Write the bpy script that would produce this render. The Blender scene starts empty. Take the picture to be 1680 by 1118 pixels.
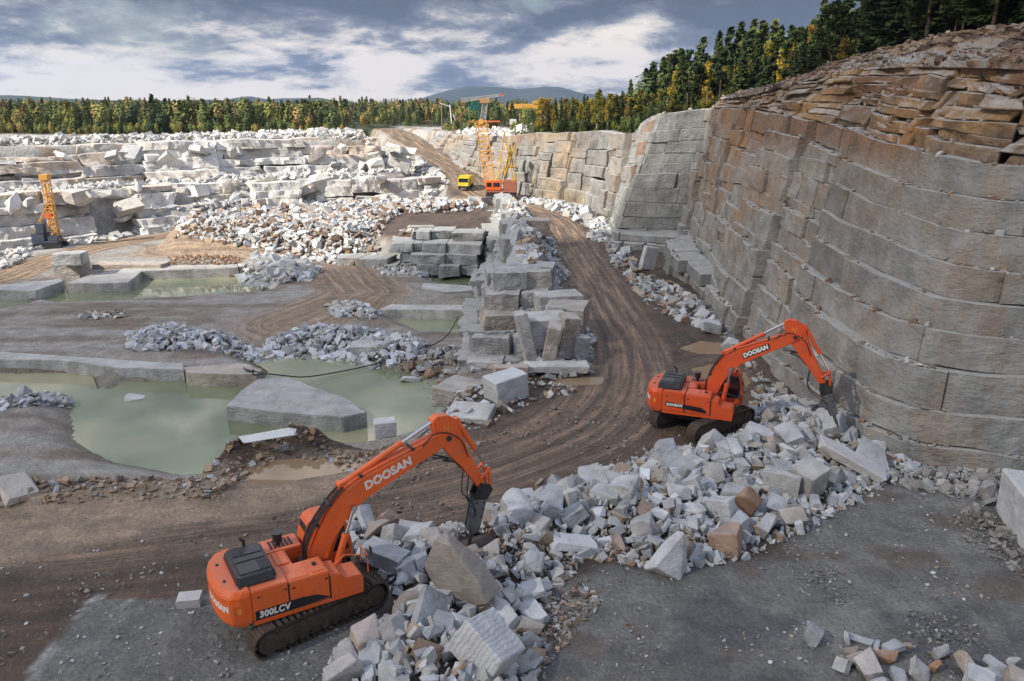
import bpy, bmesh, math, random
import numpy as np
from mathutils import Vector, Matrix, Euler
random.seed(7); RNG = np.random.default_rng(7)
R = math.radians
# ------------------------------------------------------------------ camera
CAM_H = 17.0; TILT = R(16.6); FPX = 1307.0        # photo survey: 1680 x 1118
scn = bpy.context.scene
cd = bpy.data.cameras.new('camera'); cam = bpy.data.objects.new('camera', cd)
scn.collection.objects.link(cam); scn.camera = cam
cd.sensor_width = 36.0; cd.lens = 36.0*FPX/1680.0; cd.clip_start = .3; cd.clip_end = 9000
cam.location = (0, 0, CAM_H); cam.rotation_euler = (R(90)-TILT, 0, 0)
# ------------------------------------------------------------------ world
SUN = Vector((-0.70, -0.36, 0.62)).normalized()
w = bpy.data.worlds.new('World'); scn.world = w; w.use_nodes = True
nt = w.node_tree; nt.nodes.clear()
def N(tree, kind, **kw):
    n = tree.nodes.new(kind)
    for k, v in kw.items():
        if k.startswith('i_'): n.inputs[k[2:].replace('_', ' ')].default_value = v
        else: setattr(n, k, v)
    return n
def ramp(tree, stops, fac=None):
    n = tree.nodes.new('ShaderNodeValToRGB'); e = n.color_ramp.elements
    while len(e) > 1: e.remove(e[-1])
    e[0].position = stops[0][0]; e[0].color = (*stops[0][1], 1) if len(stops[0][1]) == 3 else stops[0][1]
    for p, c in stops[1:]:
        x = e.new(p); x.color = (*c, 1) if len(c) == 3 else c
    if fac is not None: tree.links.new(fac, n.inputs[0])
    return n.outputs[0]
def mth(tree, op, a, b=None, c=None, clamp=False):
    n = tree.nodes.new('ShaderNodeMath'); n.operation = op; n.use_clamp = clamp
    for i, v in enumerate((a, b, c)):
        if v is None: continue
        if isinstance(v, (int, float)): n.inputs[i].default_value = v
        else: tree.links.new(v, n.inputs[i])
    return n.outputs[0]
def mixc(tree, fac, a, b, mode='MIX'):
    n = tree.nodes.new('ShaderNodeMix'); n.data_type = 'RGBA'; n.blend_type = mode
    for i, v in ((0, fac), (6, a), (7, b)):
        if isinstance(v, (int, float)): n.inputs[i].default_value = v
        elif isinstance(v, tuple): n.inputs[i].default_value = (*v, 1) if len(v) == 3 else v
        else: tree.links.new(v, n.inputs[i])
    return n.outputs[2]
def gray(v): return (v, v, v)
sky = N(nt, 'ShaderNodeTexSky', sky_type='NISHITA', sun_disc=False)
sky.sun_elevation = math.asin(SUN.z); sky.sun_rotation = math.atan2(SUN.x, SUN.y)
tc = N(nt, 'ShaderNodeTexCoord'); sep = N(nt, 'ShaderNodeSeparateXYZ'); nt.links.new(tc.outputs['Generated'], sep.inputs[0])
zz = mth(nt, 'ADD', mth(nt, 'MAXIMUM', sep.outputs[2], 0.0), 0.24)
cx = mth(nt, 'DIVIDE', sep.outputs[0], zz); cy = mth(nt, 'DIVIDE', sep.outputs[1], zz)
cmb = N(nt, 'ShaderNodeCombineXYZ'); nt.links.new(cx, cmb.inputs[0]); nt.links.new(cy, cmb.inputs[1]); cmb.inputs[2].default_value = 3.4
def wn(scale, detail, rough, dist, off):
    m = N(nt, 'ShaderNodeMapping'); m.inputs['Location'].default_value = off; nt.links.new(cmb.outputs[0], m.inputs[0])
    n = N(nt, 'ShaderNodeTexNoise'); n.inputs['Scale'].default_value = scale; n.inputs['Detail'].default_value = detail
    n.inputs['Roughness'].default_value = rough; n.inputs['Distortion'].default_value = dist
    nt.links.new(m.outputs[0], n.inputs['Vector']); return n.outputs['Fac']
n1 = wn(1.5, 10, .58, .15, (3.7, 0.9, 0)); n2 = wn(4.6, 9, .65, .3, (5, 2, 1)); n3 = wn(0.6, 3, .5, .2, (9.3, 4.1, 2))
shade = mth(nt, 'ADD', mth(nt, 'MULTIPLY', n1, .68), mth(nt, 'MULTIPLY', n2, .32))
shade = mth(nt, 'MULTIPLY_ADD', mth(nt, 'SUBTRACT', shade, .5), 1.25, .5)
shade = mth(nt, 'ADD', shade, mth(nt, 'MULTIPLY', mth(nt, 'SUBTRACT', .5, n3), .45))
shade = mth(nt, 'ADD', shade, mth(nt, 'MULTIPLY', mth(nt, 'MAXIMUM', mth(nt, 'SUBTRACT', .09, sep.outputs[2]), -.06), 1.1))   # brighter towards the horizon
ccol = ramp(nt, [(.40, (.8, 1.05, 1.65)), (.47, (1.4, 1.75, 2.5)), (.505, (2.4, 2.75, 3.5)), (.535, (4.2, 4.4, 4.9)), (.60, (6.6, 6.6, 6.8))], shade)
hole = ramp(nt, [(.60, (0, 0, 0)), (.70, (1, 1, 1))], wn(.9, 6, .6, .3, (12, 7, 3)))
allc = mixc(nt, mth(nt, 'MULTIPLY', hole, .55), ccol, sky.outputs[0])
zen = ramp(nt, [(.24, gray(.2)), (.8, gray(1.0))], sep.outputs[2])     # cloud is thinner and brighter overhead
allc = mixc(nt, 1.0, allc, mixc(nt, 1.0, zen, (4.9, 4.4, 3.8), 'MULTIPLY'), 'MULTIPLY')
bg = N(nt, 'ShaderNodeBackground'); bg.inputs[1].default_value = 0.1; nt.links.new(allc, bg.inputs[0])
wo = N(nt, 'ShaderNodeOutputWorld'); nt.links.new(bg.outputs[0], wo.inputs[0])
# ------------------------------------------------------------------ sun
sl = bpy.data.lights.new('sun', 'SUN'); sl.energy = 5.0; sl.angle = R(.6); sl.color = (1, .93, .82)
so = bpy.data.objects.new('sun', sl); scn.collection.objects.link(so)
so.rotation_euler = SUN.to_track_quat('Z', 'Y').to_euler(); so.location = (0, 0, 300)
vs = scn.view_settings; vs.view_transform = 'Standard'; vs.look = 'None'; vs.gamma = 1; vs.use_curve_mapping = False
vs.exposure = 0.66
# ------------------------------------------------------------------ survey
_c, _s = math.cos(TILT), math.sin(TILT)
def ray(px, py):
    u = (px-840)/FPX; v = (559-py)/FPX
    return u, _c+v*_s, -_s+v*_c
def P(px, py, z=0.0):
    a, b, c = ray(px, py); t = (z-CAM_H)/c
    return (a*t, b*t)
def P3(px, py, z=0.0): return (*P(px, py, z), z)
def PY(px, py, Y):
    a, b, c = ray(px, py); t = Y/b
    return (a*t, Y, CAM_H+c*t)
def PP(pts, z): return [P(x, y, z) for x, y in pts]
# ------------------------------------------------------------------ noise in numpy
def _h(i, j, k):
    n = (i*374761393 + j*668265263 + k*1274126177) & 0xffffffff
    n = ((n ^ (n >> 13))*1103515245) & 0xffffffff
    n = ((n ^ (n >> 15))*2246822519) & 0xffffffff
    return ((n ^ (n >> 16)) & 0xffffff)/16777215.0
def vnoise(x, y, z=0.0, seed=0):
    x = np.asarray(x, float); y = np.asarray(y, float); z = np.zeros_like(x)+z
    i = np.floor(x).astype(np.int64); j = np.floor(y).astype(np.int64); k = np.floor(z).astype(np.int64)
    fx, fy, fz = x-i, y-j, z-k
    fx = fx*fx*(3-2*fx); fy = fy*fy*(3-2*fy); fz = fz*fz*(3-2*fz); k = k+seed*57
    r = 0
    for a in (0, 1):
        for b in (0, 1):
            for c in (0, 1):
                r = r+_h(i+a, j+b, k+c)*(fx if a else 1-fx)*(fy if b else 1-fy)*(fz if c else 1-fz)
    return r
def fbm(x, y, z=0.0, oct=4, seed=0, g=.5):
    s = 0; a = 1; t = 0
    for o in range(oct):
        s = s+a*(vnoise(np.asarray(x)*2**o, np.asarray(y)*2**o, np.asarray(z)*2**o, seed+o)-.5)*2; t += a; a *= g
    return s/t
def sdf(poly, x, y):           # signed distance, positive inside
    p = np.array(poly); n = len(p); d = np.full(x.shape, 1e9); inside = np.zeros(x.shape, bool)
    for i in range(n):
        ax, ay = p[i]; bx, by = p[(i+1) % n]; ex, ey = bx-ax, by-ay
        t = np.clip(((x-ax)*ex+(y-ay)*ey)/(ex*ex+ey*ey+1e-12), 0, 1)
        d = np.minimum(d, np.hypot(x-ax-t*ex, y-ay-t*ey))
        c = ((ay > y) != (by > y)) & (x < (bx-ax)*(y-ay)/(by-ay+1e-12)+ax)
        inside ^= c
    return np.where(inside, d, -d)
def pline(pts, x, y):          # signed lateral distance, arc length, interpolated 3rd value
    p = np.array([q[:2] for q in pts], float); zv = [q[2] if len(q) > 2 else 0 for q in pts]
    d = np.full(x.shape, 1e9); lat = np.zeros(x.shape); al = np.zeros(x.shape); zz = np.zeros(x.shape); L = 0
    for i in range(len(p)-1):
        ex, ey = p[i+1]-p[i]; l = math.hypot(ex, ey)
        t = np.clip(((x-p[i][0])*ex+(y-p[i][1])*ey)/(l*l), 0, 1)
        dx, dy = x-p[i][0]-t*ex, y-p[i][1]-t*ey; dd = np.hypot(dx, dy); m = dd < d
        d = np.where(m, dd, d); lat = np.where(m, dd*np.sign(ex*dy-ey*dx), lat)
        al = np.where(m, L+t*l, al); zz = np.where(m, zv[i]+(zv[i+1]-zv[i])*t, zz); L += l
    return d, lat, al, zz
def smooth(e0, e1, v):
    t = np.clip((v-e0)/(e1-e0), 0, 1); return t*t*(3-2*t)
def dense(pts, step=2.0, rounds=2):
    """Chaikin smoothing of an open polyline of any dimension"""
    p = [np.array(q, float) for q in pts]
    for _ in range(rounds):
        o = [p[0]]
        for a, b in zip(p[:-1], p[1:]): o += [a*.75+b*.25, a*.25+b*.75]
        o.append(p[-1]); p = o
    return p
# ------------------------------------------------------------------ object helpers
COL = scn.collection
def tag(o, label=None, cat=None, group=None, kind=None):
    if label: o['label'] = label
    if cat: o['category'] = cat
    if group: o['group'] = group
    if kind: o['kind'] = kind
    return o
def link(name, me, mat=None, parent=None):
    o = bpy.data.objects.new(name, me); COL.objects.link(o)
    if mat is not None and me is not None and len(me.materials) == 0: me.materials.append(mat)
    if parent is not None: o.parent = parent
    return o
def empty(name, loc=(0, 0, 0), rz=0.0):
    o = bpy.data.objects.new(name, None); COL.objects.link(o); o.location = loc; o.rotation_euler = (0, 0, rz)
    o.empty_display_size = .3
    return o
def npmesh(name, V, F, attrs=None, smooth_=False):
    """V (n,3); F (m,4) or (m,3) arrays; attrs: name -> (n,) float or (n,3)/(n,4) colour"""
    me = bpy.data.meshes.new(name); V = np.asarray(V, np.float32); F = np.asarray(F, np.int32)
    me.vertices.add(len(V)); me.vertices.foreach_set('co', V.ravel())
    k = F.shape[1]; me.loops.add(F.size); me.loops.foreach_set('vertex_index', F.ravel())
    me.polygons.add(len(F)); me.polygons.foreach_set('loop_start', np.arange(0, F.size, k, dtype=np.int32))
    me.polygons.foreach_set('loop_total', np.full(len(F), k, np.int32))
    me.update(calc_edges=True)
    me.polygons.foreach_set('use_smooth', np.full(len(F), bool(smooth_)))
    for an, a in (attrs or {}).items():
        a = np.asarray(a, np.float32)
        if a.ndim == 1:
            at = me.attributes.new(an, 'FLOAT', 'POINT'); at.data.foreach_set('value', a)
        else:
            if a.shape[1] == 3: a = np.concatenate([a, np.ones((len(a), 1), np.float32)], 1)
            at = me.attributes.new(an, 'FLOAT_COLOR', 'POINT'); at.data.foreach_set('color', a.ravel())
    return me
# ------------------------------------------------------------------ materials
def newmat(name):
    m = bpy.data.materials.new(name); m.use_nodes = True; t = m.node_tree
    b = t.nodes['Principled BSDF']; return m, t, b
def pos(t): return N(t, 'ShaderNodeNewGeometry').outputs['Position']
def objc(t): return N(t, 'ShaderNodeTexCoord').outputs['Object']
def noise(t, vec, scale, detail=4, rough=.55, dist=0.0, sc3=None):
    if sc3 is not None:
        m = N(t, 'ShaderNodeMapping'); m.inputs['Scale'].default_value = sc3[:3]
        if len(sc3) > 3: m.inputs['Rotation'].default_value = sc3[3:]
        t.links.new(vec, m.inputs[0]); vec = m.outputs[0]
    n = N(t, 'ShaderNodeTexNoise'); t.links.new(vec, n.inputs['Vector'])
    n.inputs['Scale'].default_value = scale; n.inputs['Detail'].default_value = detail
    n.inputs['Roughness'].default_value = rough; n.inputs['Distortion'].default_value = dist
    return n.outputs['Fac']
def bump(t, b, hgt, strength=.5, dist=.1, prev=None):
    n = N(t, 'ShaderNodeBump'); n.inputs['Strength'].default_value = strength; n.inputs['Distance'].default_value = dist
    t.links.new(hgt, n.inputs['Height'])
    if prev is not None: t.links.new(prev, n.inputs['Normal'])
    t.links.new(n.outputs[0], b.inputs['Normal']); return n.outputs[0]
def attr(t, name, out='Color'):
    n = N(t, 'ShaderNodeAttribute'); n.attribute_name = name; return n.outputs[out]

# terrain material: the vertex colour is the true ground colour of each zone
M_GROUND, t, b = newmat('ground_soil')
c = attr(t, 'Col'); p_ = pos(t)
k1 = ramp(t, [(.25, gray(.62)), (.75, gray(1.35))], noise(t, p_, .9, 8, .62))
k2 = ramp(t, [(.3, gray(.6)), (.7, gray(1.4))], noise(t, p_, 7.0, 6, .7))
c = mixc(t, 1.0, mixc(t, 1.0, c, k1, 'MULTIPLY'), k2, 'MULTIPLY')
# ruts that follow the roads
rv = N(t, 'ShaderNodeCombineXYZ'); t.links.new(attr(t, 'lat', 'Fac'), rv.inputs[0]); t.links.new(mth(t, 'MULTIPLY', attr(t, 'along', 'Fac'), .045), rv.inputs[1])
ru = noise(t, rv.outputs[0], 1.9, 5, .62, .25)
rm = attr(t, 'rmask', 'Fac')
c = mixc(t, rm, c, mixc(t, 1.0, c, ramp(t, [(.36, gray(.5)), (.5, (.92, .92, .92)), (.62, (1.75, 1.68, 1.6))], ru), 'MULTIPLY'))
# pale chips of stone on the ground
vo = N(t, 'ShaderNodeTexVoronoi'); vo.inputs['Scale'].default_value = 3.2; t.links.new(p_, vo.inputs['Vector'])
chip = mth(t, 'MULTIPLY', ramp(t, [(.05, gray(1)), (.13, gray(0))], vo.outputs['Distance']), ramp(t, [(.52, gray(0)), (.62, gray(1))], noise(t, p_, .6, 4)))
c = mixc(t, mth(t, 'MULTIPLY', chip, attr(t, 'chips', 'Fac')), c, (.42, .43, .44))
t.links.new(c, b.inputs['Base Color'])
wet = attr(t, 'wet', 'Fac')
t.links.new(mth(t, 'SUBTRACT', .93, mth(t, 'MULTIPLY', wet, mth(t, 'MULTIPLY', noise(t, p_, .5, 5, .6), 1.05))), b.inputs['Roughness'])
h1 = mth(t, 'ADD', mth(t, 'MULTIPLY', noise(t, p_, 2.3, 9, .68), 1.0), mth(t, 'MULTIPLY', mth(t, 'MULTIPLY', ru, rm), .9))
h1 = mth(t, 'ADD', h1, mth(t, 'MULTIPLY', mth(t, 'MULTIPLY', chip, attr(t, 'chips', 'Fac')), .4))
bump(t, b, h1, 1.0, .42)

def rock_mat(name, mult=(1, 1, 1), streak=.5, hewn=.6, dust=.35, scale=1.0, objspace=False, var=.25, dust_hilite=(.46, .45, .43)):
    m, t, b = newmat(name)
    p_ = objc(t) if objspace else pos(t)
    c = attr(t, 'Col') if not objspace else None
    if objspace:
        oi = N(t, 'ShaderNodeObjectInfo'); c = ramp(t, ROCKCOLS, oi.outputs['Random'])
        p2 = N(t, 'ShaderNodeVectorMath', operation='ADD'); t.links.new(p_, p2.inputs[0])
        cb = N(t, 'ShaderNodeCombineXYZ')
        for i in range(3): t.links.new(mth(t, 'MULTIPLY', oi.outputs['Random'], 37.0+9*i), cb.inputs[i])
        t.links.new(cb.outputs[0], p2.inputs[1]); p_ = p2.outputs[0]
    g = ramp(t, [(.3, gray(1-var)), (.7, gray(1+var))], noise(t, p_, .55*scale, 7, .62))
    c = mixc(t, 1.0, mixc(t, 1.0, c, g, 'MULTIPLY'), mult, 'MULTIPLY')
    g2 = ramp(t, [(.3, gray(.82)), (.7, gray(1.16))], noise(t, p_, 9*scale, 5, .7))
    c = mixc(t, 1.0, c, g2, 'MULTIPLY')
    if streak:
        s = noise(t, p_, 1.0, 5, .6, .3, (1.6, 1.6, .12))
        c = mixc(t, mth(t, 'MULTIPLY', ramp(t, [(.5, gray(0)), (.68, gray(1))], s), streak*.5), c, mixc(t, 1.0, c, (.55, .52, .48), 'MULTIPLY'))
        if not objspace:
            st = mth(t, 'MULTIPLY', attr(t, 'stain', 'Fac'), ramp(t, [(.42, gray(0)), (.6, gray(1))], noise(t, p_, .8, 6, .6, .4, (1, 1, .35))))
            c = mixc(t, st, c, (.30, .155, .055))
    # pale dust on what faces up, painting in the bright ledge-top highlights
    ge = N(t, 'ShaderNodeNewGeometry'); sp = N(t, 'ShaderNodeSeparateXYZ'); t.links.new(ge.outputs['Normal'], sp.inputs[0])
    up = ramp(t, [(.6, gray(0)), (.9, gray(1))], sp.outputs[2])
    c = mixc(t, mth(t, 'MULTIPLY', up, mth(t, 'MULTIPLY', ramp(t, [(.3, gray(.3)), (.6, gray(1))], noise(t, p_, 1.3, 4)), dust)), c, dust_hilite)
    t.links.new(c, b.inputs['Base Color']); b.inputs['Roughness'].default_value = .82
    b.inputs['Specular IOR Level'].default_value = .35
    hh = mth(t, 'ADD', noise(t, p_, 2.4*scale, 8, .62, .2, (1, 1, 2.2, .5, .7, .3)), mth(t, 'MULTIPLY', noise(t, p_, 14*scale, 6, .7), .18))
    if hewn > .75:      # drill ribs down the face
        hh = mth(t, 'ADD', hh, mth(t, 'MULTIPLY', noise(t, p_, 3.0, 2, .5, 0, (1.5, 1.5, .03)), .35))
    bump(t, b, hh, hewn, .16/scale)
    return m
ROCKCOLS = [(0, (.27, .28, .29)), (.2, (.40, .41, .42)), (.35, (.30, .285, .265)), (.5, (.47, .475, .48)), (.65, (.34, .345, .35)), (.76, (.33, .27, .215)), (.84, (.44, .445, .45)), (.93, (.27, .17, .115)), (1, (.36, .35, .33))]
M_WALL = rock_mat('hewn_granite', mult=(.80, .80, .785), dust=.8, hewn=.95, var=.32, dust_hilite=(.42, .41, .38))
M_WHITE = rock_mat('pale_granite', dust=.5, hewn=.7, dust_hilite=(.6, .58, .54), scale=.6)
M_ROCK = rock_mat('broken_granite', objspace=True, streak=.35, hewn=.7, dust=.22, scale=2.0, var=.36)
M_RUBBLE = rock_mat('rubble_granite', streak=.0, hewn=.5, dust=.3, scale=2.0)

# ------------------------------------------------------------------ layout of the quarry (metres)
ROAD = [(-60, 26, 0)]+[P3(x, y, 0) for x, y in ((0, 880), (400, 842), (700, 800), (880, 742), (985, 690), (1025, 625), (1015, 560), (985, 500), (955, 440), (925, 385))]+[(6.2, 118, .5), (1.5, 132, 1.0), (-4, 138, 1.2), (-7.5, 150, 2), (-9.5, 160, 3), (-12.9, 167, 4.5), (-16.6, 173, 6), (-20.2, 181, 7.5), (-24.5, 192, 9), (-29, 207, 10), (-36, 235, 10)]
ROAD = [tuple(q) for q in dense(ROAD, rounds=2)]
SPUR = [P3(700, 775, 0), P3(900, 700, 0), P3(1060, 640, 0), P3(1180, 600, 0)]
PITROAD = [(-72, 78, -3), (-60, 89, -3), (-62, 103, -3), (-60, 115, -2.8), (-51, 123, -2.3), (-42, 130, -1.6), (-30, 137, -.8), (-20, 141, -.2), (-11, 139, .5), (-3, 135, 1)]
PITROAD = [tuple(q) for q in dense(PITROAD, rounds=2)]
PITROAD2 = [P3(280, 412, -3), P3(420, 418, -3), P3(560, 440, -3), P3(600, 480, -3), P3(480, 530, -3)]
PIT = [(-95, 29), (-45, 32), (-22, 33.4), (-15, 33.8), (-14.4, 37.4), (-11.5, 39.2), (-7, 37.2), (-4.6, 38.6), (-4.2, 41.2), (-3.6, 45.5), (-1.2, 48.6), (1.0, 50.0), (1.8, 56), (1.2, 63), (-.4, 66), (-.9, 80), (-1.6, 103.5), (-14.5, 103.5), (-18, 107), (-33, 111), (-47, 115), (-54, 122), (-63, 128), (-75, 117), (-86, 107), (-130, 70)]
LEDGE = [(0.2, 70), (2.8, 68.5), (3.6, 80), (3.8, 95), (2.6, 112), (-.5, 128), (-2.6, 128), (-1.2, 112), (-.4, 95)]
TERR = [(-14.5, 103.6), (-3, 103.6), (-3, 120), (-6, 128), (-15, 124), (-17, 108)]
BENCH = [(-83, 106), (-73, 114), (-63, 123), (-51, 136), (-40, 142), (-23, 145), (-17, 149), (-21, 160), (-30, 400), (-400, 400), (-400, 60), (-100, 96)]
PLAT = [(-140, 100), (-95, 124), (-78, 134), (-62, 150), (-41, 161), (-27, 167), (-31, 182), (-36, 198), (-42, 215), (-36, 240), (-24, 215), (-16, 193), (-11, 182), (-6, 173), (-1, 164), (2, 158), (8, 155), (60, 300), (400, 600), (400, 4200), (-3000, 4200), (-3000, 300)]
HILL = [(-1.0, 176), (-.5, 163), (3, 149), (6, 141), (11, 134), (15, 127), (17, 114), (16.5, 104.5), (27, 103.5), (26.5, 92), (25.2, 84), (24.6, 73), (24.3, 58), (24.5, 48), (26, 41.5), (30, 39.3), (45, 36.5), (80, 34), (600, 30), (1500, 2500), (300, 2500), (90, 420)]
HP = np.array([(0, 155, 11.5), (8, 143, 12), (16, 128, 12.6), (19, 106, 15.2), (28, 100, 16.2), (26, 84, 16.3), (26, 70, 16.2), (25.5, 55, 15.2), (26, 44, 14.4), (40, 38, 14.2), (60, 36, 14.4),
    (34, 100, 17.0), (33, 84, 18.3), (32.5, 70, 19.6), (32, 56, 20.3), (34, 48, 20.6), (45, 46, 21), (60, 46, 21.5), (60, 80, 28), (50, 110, 21), (44, 130, 17.5), (30, 150, 13.5), (60, 170, 17), (100, 100, 36), (100, 60, 34), (40, 200, 11.5), (100, 200, 22), (15, 190, 10.5), (200, 200, 42), (300, 500, 26), (60, 500, 10), (700, 900, 20)])
def idw(pts, x, y, p=4):
    s = 0; wsum = 0
    for a, b_, z in pts:
        w_ = 1/((x-a)**2+(y-b_)**2+.5)**(p/2); s = s+w_*z; wsum = wsum+w_
    return s/wsum
# water polygons (photo survey at the water level, z = -4)
WZ = -4.0
POOLS = [PP([(-60, 612), (160, 612), (175, 640), (205, 625), (300, 625), (425, 628), (432, 615), (395, 585), (400, 573), (600, 580), (612, 602), (730, 622), (745, 640), (735, 690), (700, 705), (640, 722), (590, 730), (420, 725), (385, 742), (345, 778), (300, 783), (180, 762), (118, 722), (112, 660), (60, 662), (-60, 668)], WZ),
         PP([(62, 494), (112, 468), (210, 470), (235, 455), (392, 451), (440, 470), (432, 484), (300, 494), (120, 503)], WZ),
         PP([(620, 512), (768, 514), (768, 552), (700, 551), (650, 530)], WZ),
         PP([(700, 458), (778, 455), (778, 477), (725, 471)], WZ),
         PP([(-80, 490), (30, 490), (60, 498), (20, 512), (-80, 520)], WZ)]
PUDS = [PP([(1118, 572), (1150, 560), (1185, 562), (1212, 572), (1190, 582), (1140, 582)], 0.0),
        PP([(1130, 605), (1170, 595), (1200, 606), (1225, 612), (1232, 628), (1215, 645), (1180, 640), (1150, 622)], 0.0),
        PP([(385, 788), (410, 768), (450, 752), (540, 750), (602, 756), (590, 772), (500, 784), (440, 796)], 0.0),
        PP([(905, 622), (990, 620), (985, 630), (910, 632)], 0.0)]
# the big rubble heaps: (polygon, peak height, edge width)
HEAP_A = PP([(548, 880), (600, 850), (690, 880), (760, 862), (850, 822), (960, 790), (1060, 756), (1150, 738), (1236, 704), (1240, 652), (1330, 668), (1450, 745), (1400, 800), (1290, 872), (1215, 905), (1100, 925), (960, 905), (895, 960), (872, 1060), (870, 1250), (500, 1250), (548, 1090), (640, 960), (590, 920)], 0)
def H(x, y):
    x = np.asarray(x, float); y = np.asarray(y, float)
    n = fbm(x*.25, y*.25, 0, 4, 3)
    h = .12*n + .05*fbm(x*1.3, y*1.3, 0, 3, 9)
    h = h+smooth(90, 135, y)*1.0
    # platform of rock bottom right rises slightly
    # pit
    s = sdf(PIT, x, y)+.5*n
    far = smooth(95, 112, y)*smooth(-14, -20, x)*smooth(-54, -46, x)
    wdt = .8+8*far
    pit = -3.0+.16*fbm(x*.12, y*.2, 0, 4, 5)+.05*fbm(x, y, 0, 3, 6)
    pit = np.where((x < -50) & (y > 90), np.minimum(pit+.0, -2.8+.2*n), pit)
    h = h+(pit-h)*smooth(-wdt*.2, wdt, s)
    # mound of earth on the near rim
    bd, _, _, _ = pline([(-40, 31), (-22, 32.2), (-17.5, 32.6), (-13.7, 32.8), (-13.1, 36), (-11.2, 37.7), (-7.6, 35.6), (-5.5, 36.4)], x, y)
    h = np.maximum(h, -3.2+0*h); h = h+np.exp(-(bd/1.1)**2)*(1.45+.6*fbm(x*.9, y*.9, 0, 3, 12)+.35*fbm(x*3, y*3, 0, 3, 14))
    # pools
    for i, P_ in enumerate(POOLS):
        s = sdf(P_, x, y)+.25*n
        shelf = -4.02-.25*np.clip(s, 0, 4)
        h = np.where(s > 0, np.minimum(h, shelf), np.where(h < -1.2, np.minimum(h, -4.0+.12+(-s)*.42), h))
    # ledge between the pit and the road
    s = sdf(LEDGE, x, y); h = h+(3.0+.5*n-h)*np.where(x < 1.4-.02*(y-70), smooth(-.2, .6, s), smooth(-3.0, 1.2, s))
    s = sdf(TERR, x, y); h = np.where(s > 0, h+(.6+.3*n-h)*smooth(0, 1, s), h)
    # back benches
    lowz = h
    d, lat, al, zr = pline(PITROAD, x, y)
    h = np.where((y > 98) & (x < -4), zr+(h-zr)*smooth(3.2, 7.5, d), h)
    s = sdf(BENCH, x, y); h = h+(3.8+.7*n+.3*fbm(x*.7, y*.7, 0, 3, 4)-h)*smooth(0, 2.5, s)
    s = sdf(PLAT, x, y); h = h+(10.0+.5*n-h)*smooth(0, 3, s)
    s = sdf(HILL, x, y); hz = idw(HP, x, y)+.35*n
    h = h+(hz-h)*smooth(0, 2.0, s)
    d, lat, al, zr = pline(ROAD, x, y)
    k = smooth(3.6, 7.0, d); m = (y > 130) & (x < 2)
    h = np.where(m, zr+(h-zr)*k, h)
    h = np.where(~m, h+(zr+.05*n-h)*(1-smooth(3, 6, d))*.7, h)
    for P_ in PUDS:
        s = sdf(P_, x, y); h = h+(.06-h)*smooth(-1.6, -.2, s); h = h-.14*smooth(-.5, .5, s+.5*n)
    # rubble heap base
    s = sdf(HEAP_A, x, y); h = h+smooth(0, 3.2, s)*(.75+.35*n)*smooth(2.0, 4.0, np.hypot(x+7.3, y-23.9))*smooth(2.2, 4.2, np.hypot(x-10.4, y-40.6))
    # far land
    h = h+np.where(x < 60, smooth(205, 620, y)*4.2, 0)*(s*0+1)+0*(x)
    h = np.where(y > 650, h+(h*0+11+6*fbm(x*.002, y*.002, 0, 3, 2)-h)*smooth(650, 1100, y), h)
    return h
def Hs(x, y): return float(H(np.array([x]), np.array([y]))[0])
def lin(r, g, b_): # sRGB 0-255 to linear
    return tuple(((v/255+.055)/1.055)**2.4 if v/255 > .04045 else v/255/12.92 for v in (r, g, b_))

C_MUD = np.array((.112, .072, .047)); C_WETMUD = np.array((.062, .040, .027)); C_POND = np.array((.33, .245, .170))
C_SLATE = np.array((.185, .180, .165)); C_SAND = np.array((.27, .19, .125)); C_PIT = np.array((.31, .275, .235)); C_BROWN = np.array((.21, .155, .115))
C_PALE = np.array((.52, .50, .46)); C_FOREST = np.array((.05, .055, .02)); C_ROAD = np.array((.185, .127, .087)); C_RUST = np.array((.20, .10, .05))
SLAB_R = PP([(905, 960), (985, 925), (1110, 945), (1240, 905), (1330, 858), (1420, 800), (1520, 775), (1760, 775), (1800, 1300), (870, 1300), (880, 1050)], 0)
SLAB_L = PP([(160, 985), (330, 985), (520, 1020), (640, 960), (560, 1300), (-20, 1300), (60, 1090)], 0)
POND_L = PP([(-80, 840), (150, 812), (400, 770), (440, 745), (600, 752), (640, 790), (430, 852), (200, 890), (-80, 935)], 0)
KEEP = [(-7.3, 23.9, 41), (10.4, 40.6, 37)]      # where the two diggers stand
def clear(x, y):
    ok = np.ones(np.shape(x), bool)
    for a, b_, hd in KEEP:
        c, s_ = math.cos(R(hd)), math.sin(R(hd)); u = (x-a)*c+(y-b_)*s_; v = -(x-a)*s_+(y-b_)*c; ok &= ~((np.abs(u) < 2.85) & (np.abs(v) < 2.0))
    for a, b_, r in ((-1.45, 27.3, .95), (-2.3, 26.6, .9), (16.6, 38.4, .8)): ok &= np.hypot(x-a, y-b_) > r
    return ok
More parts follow.
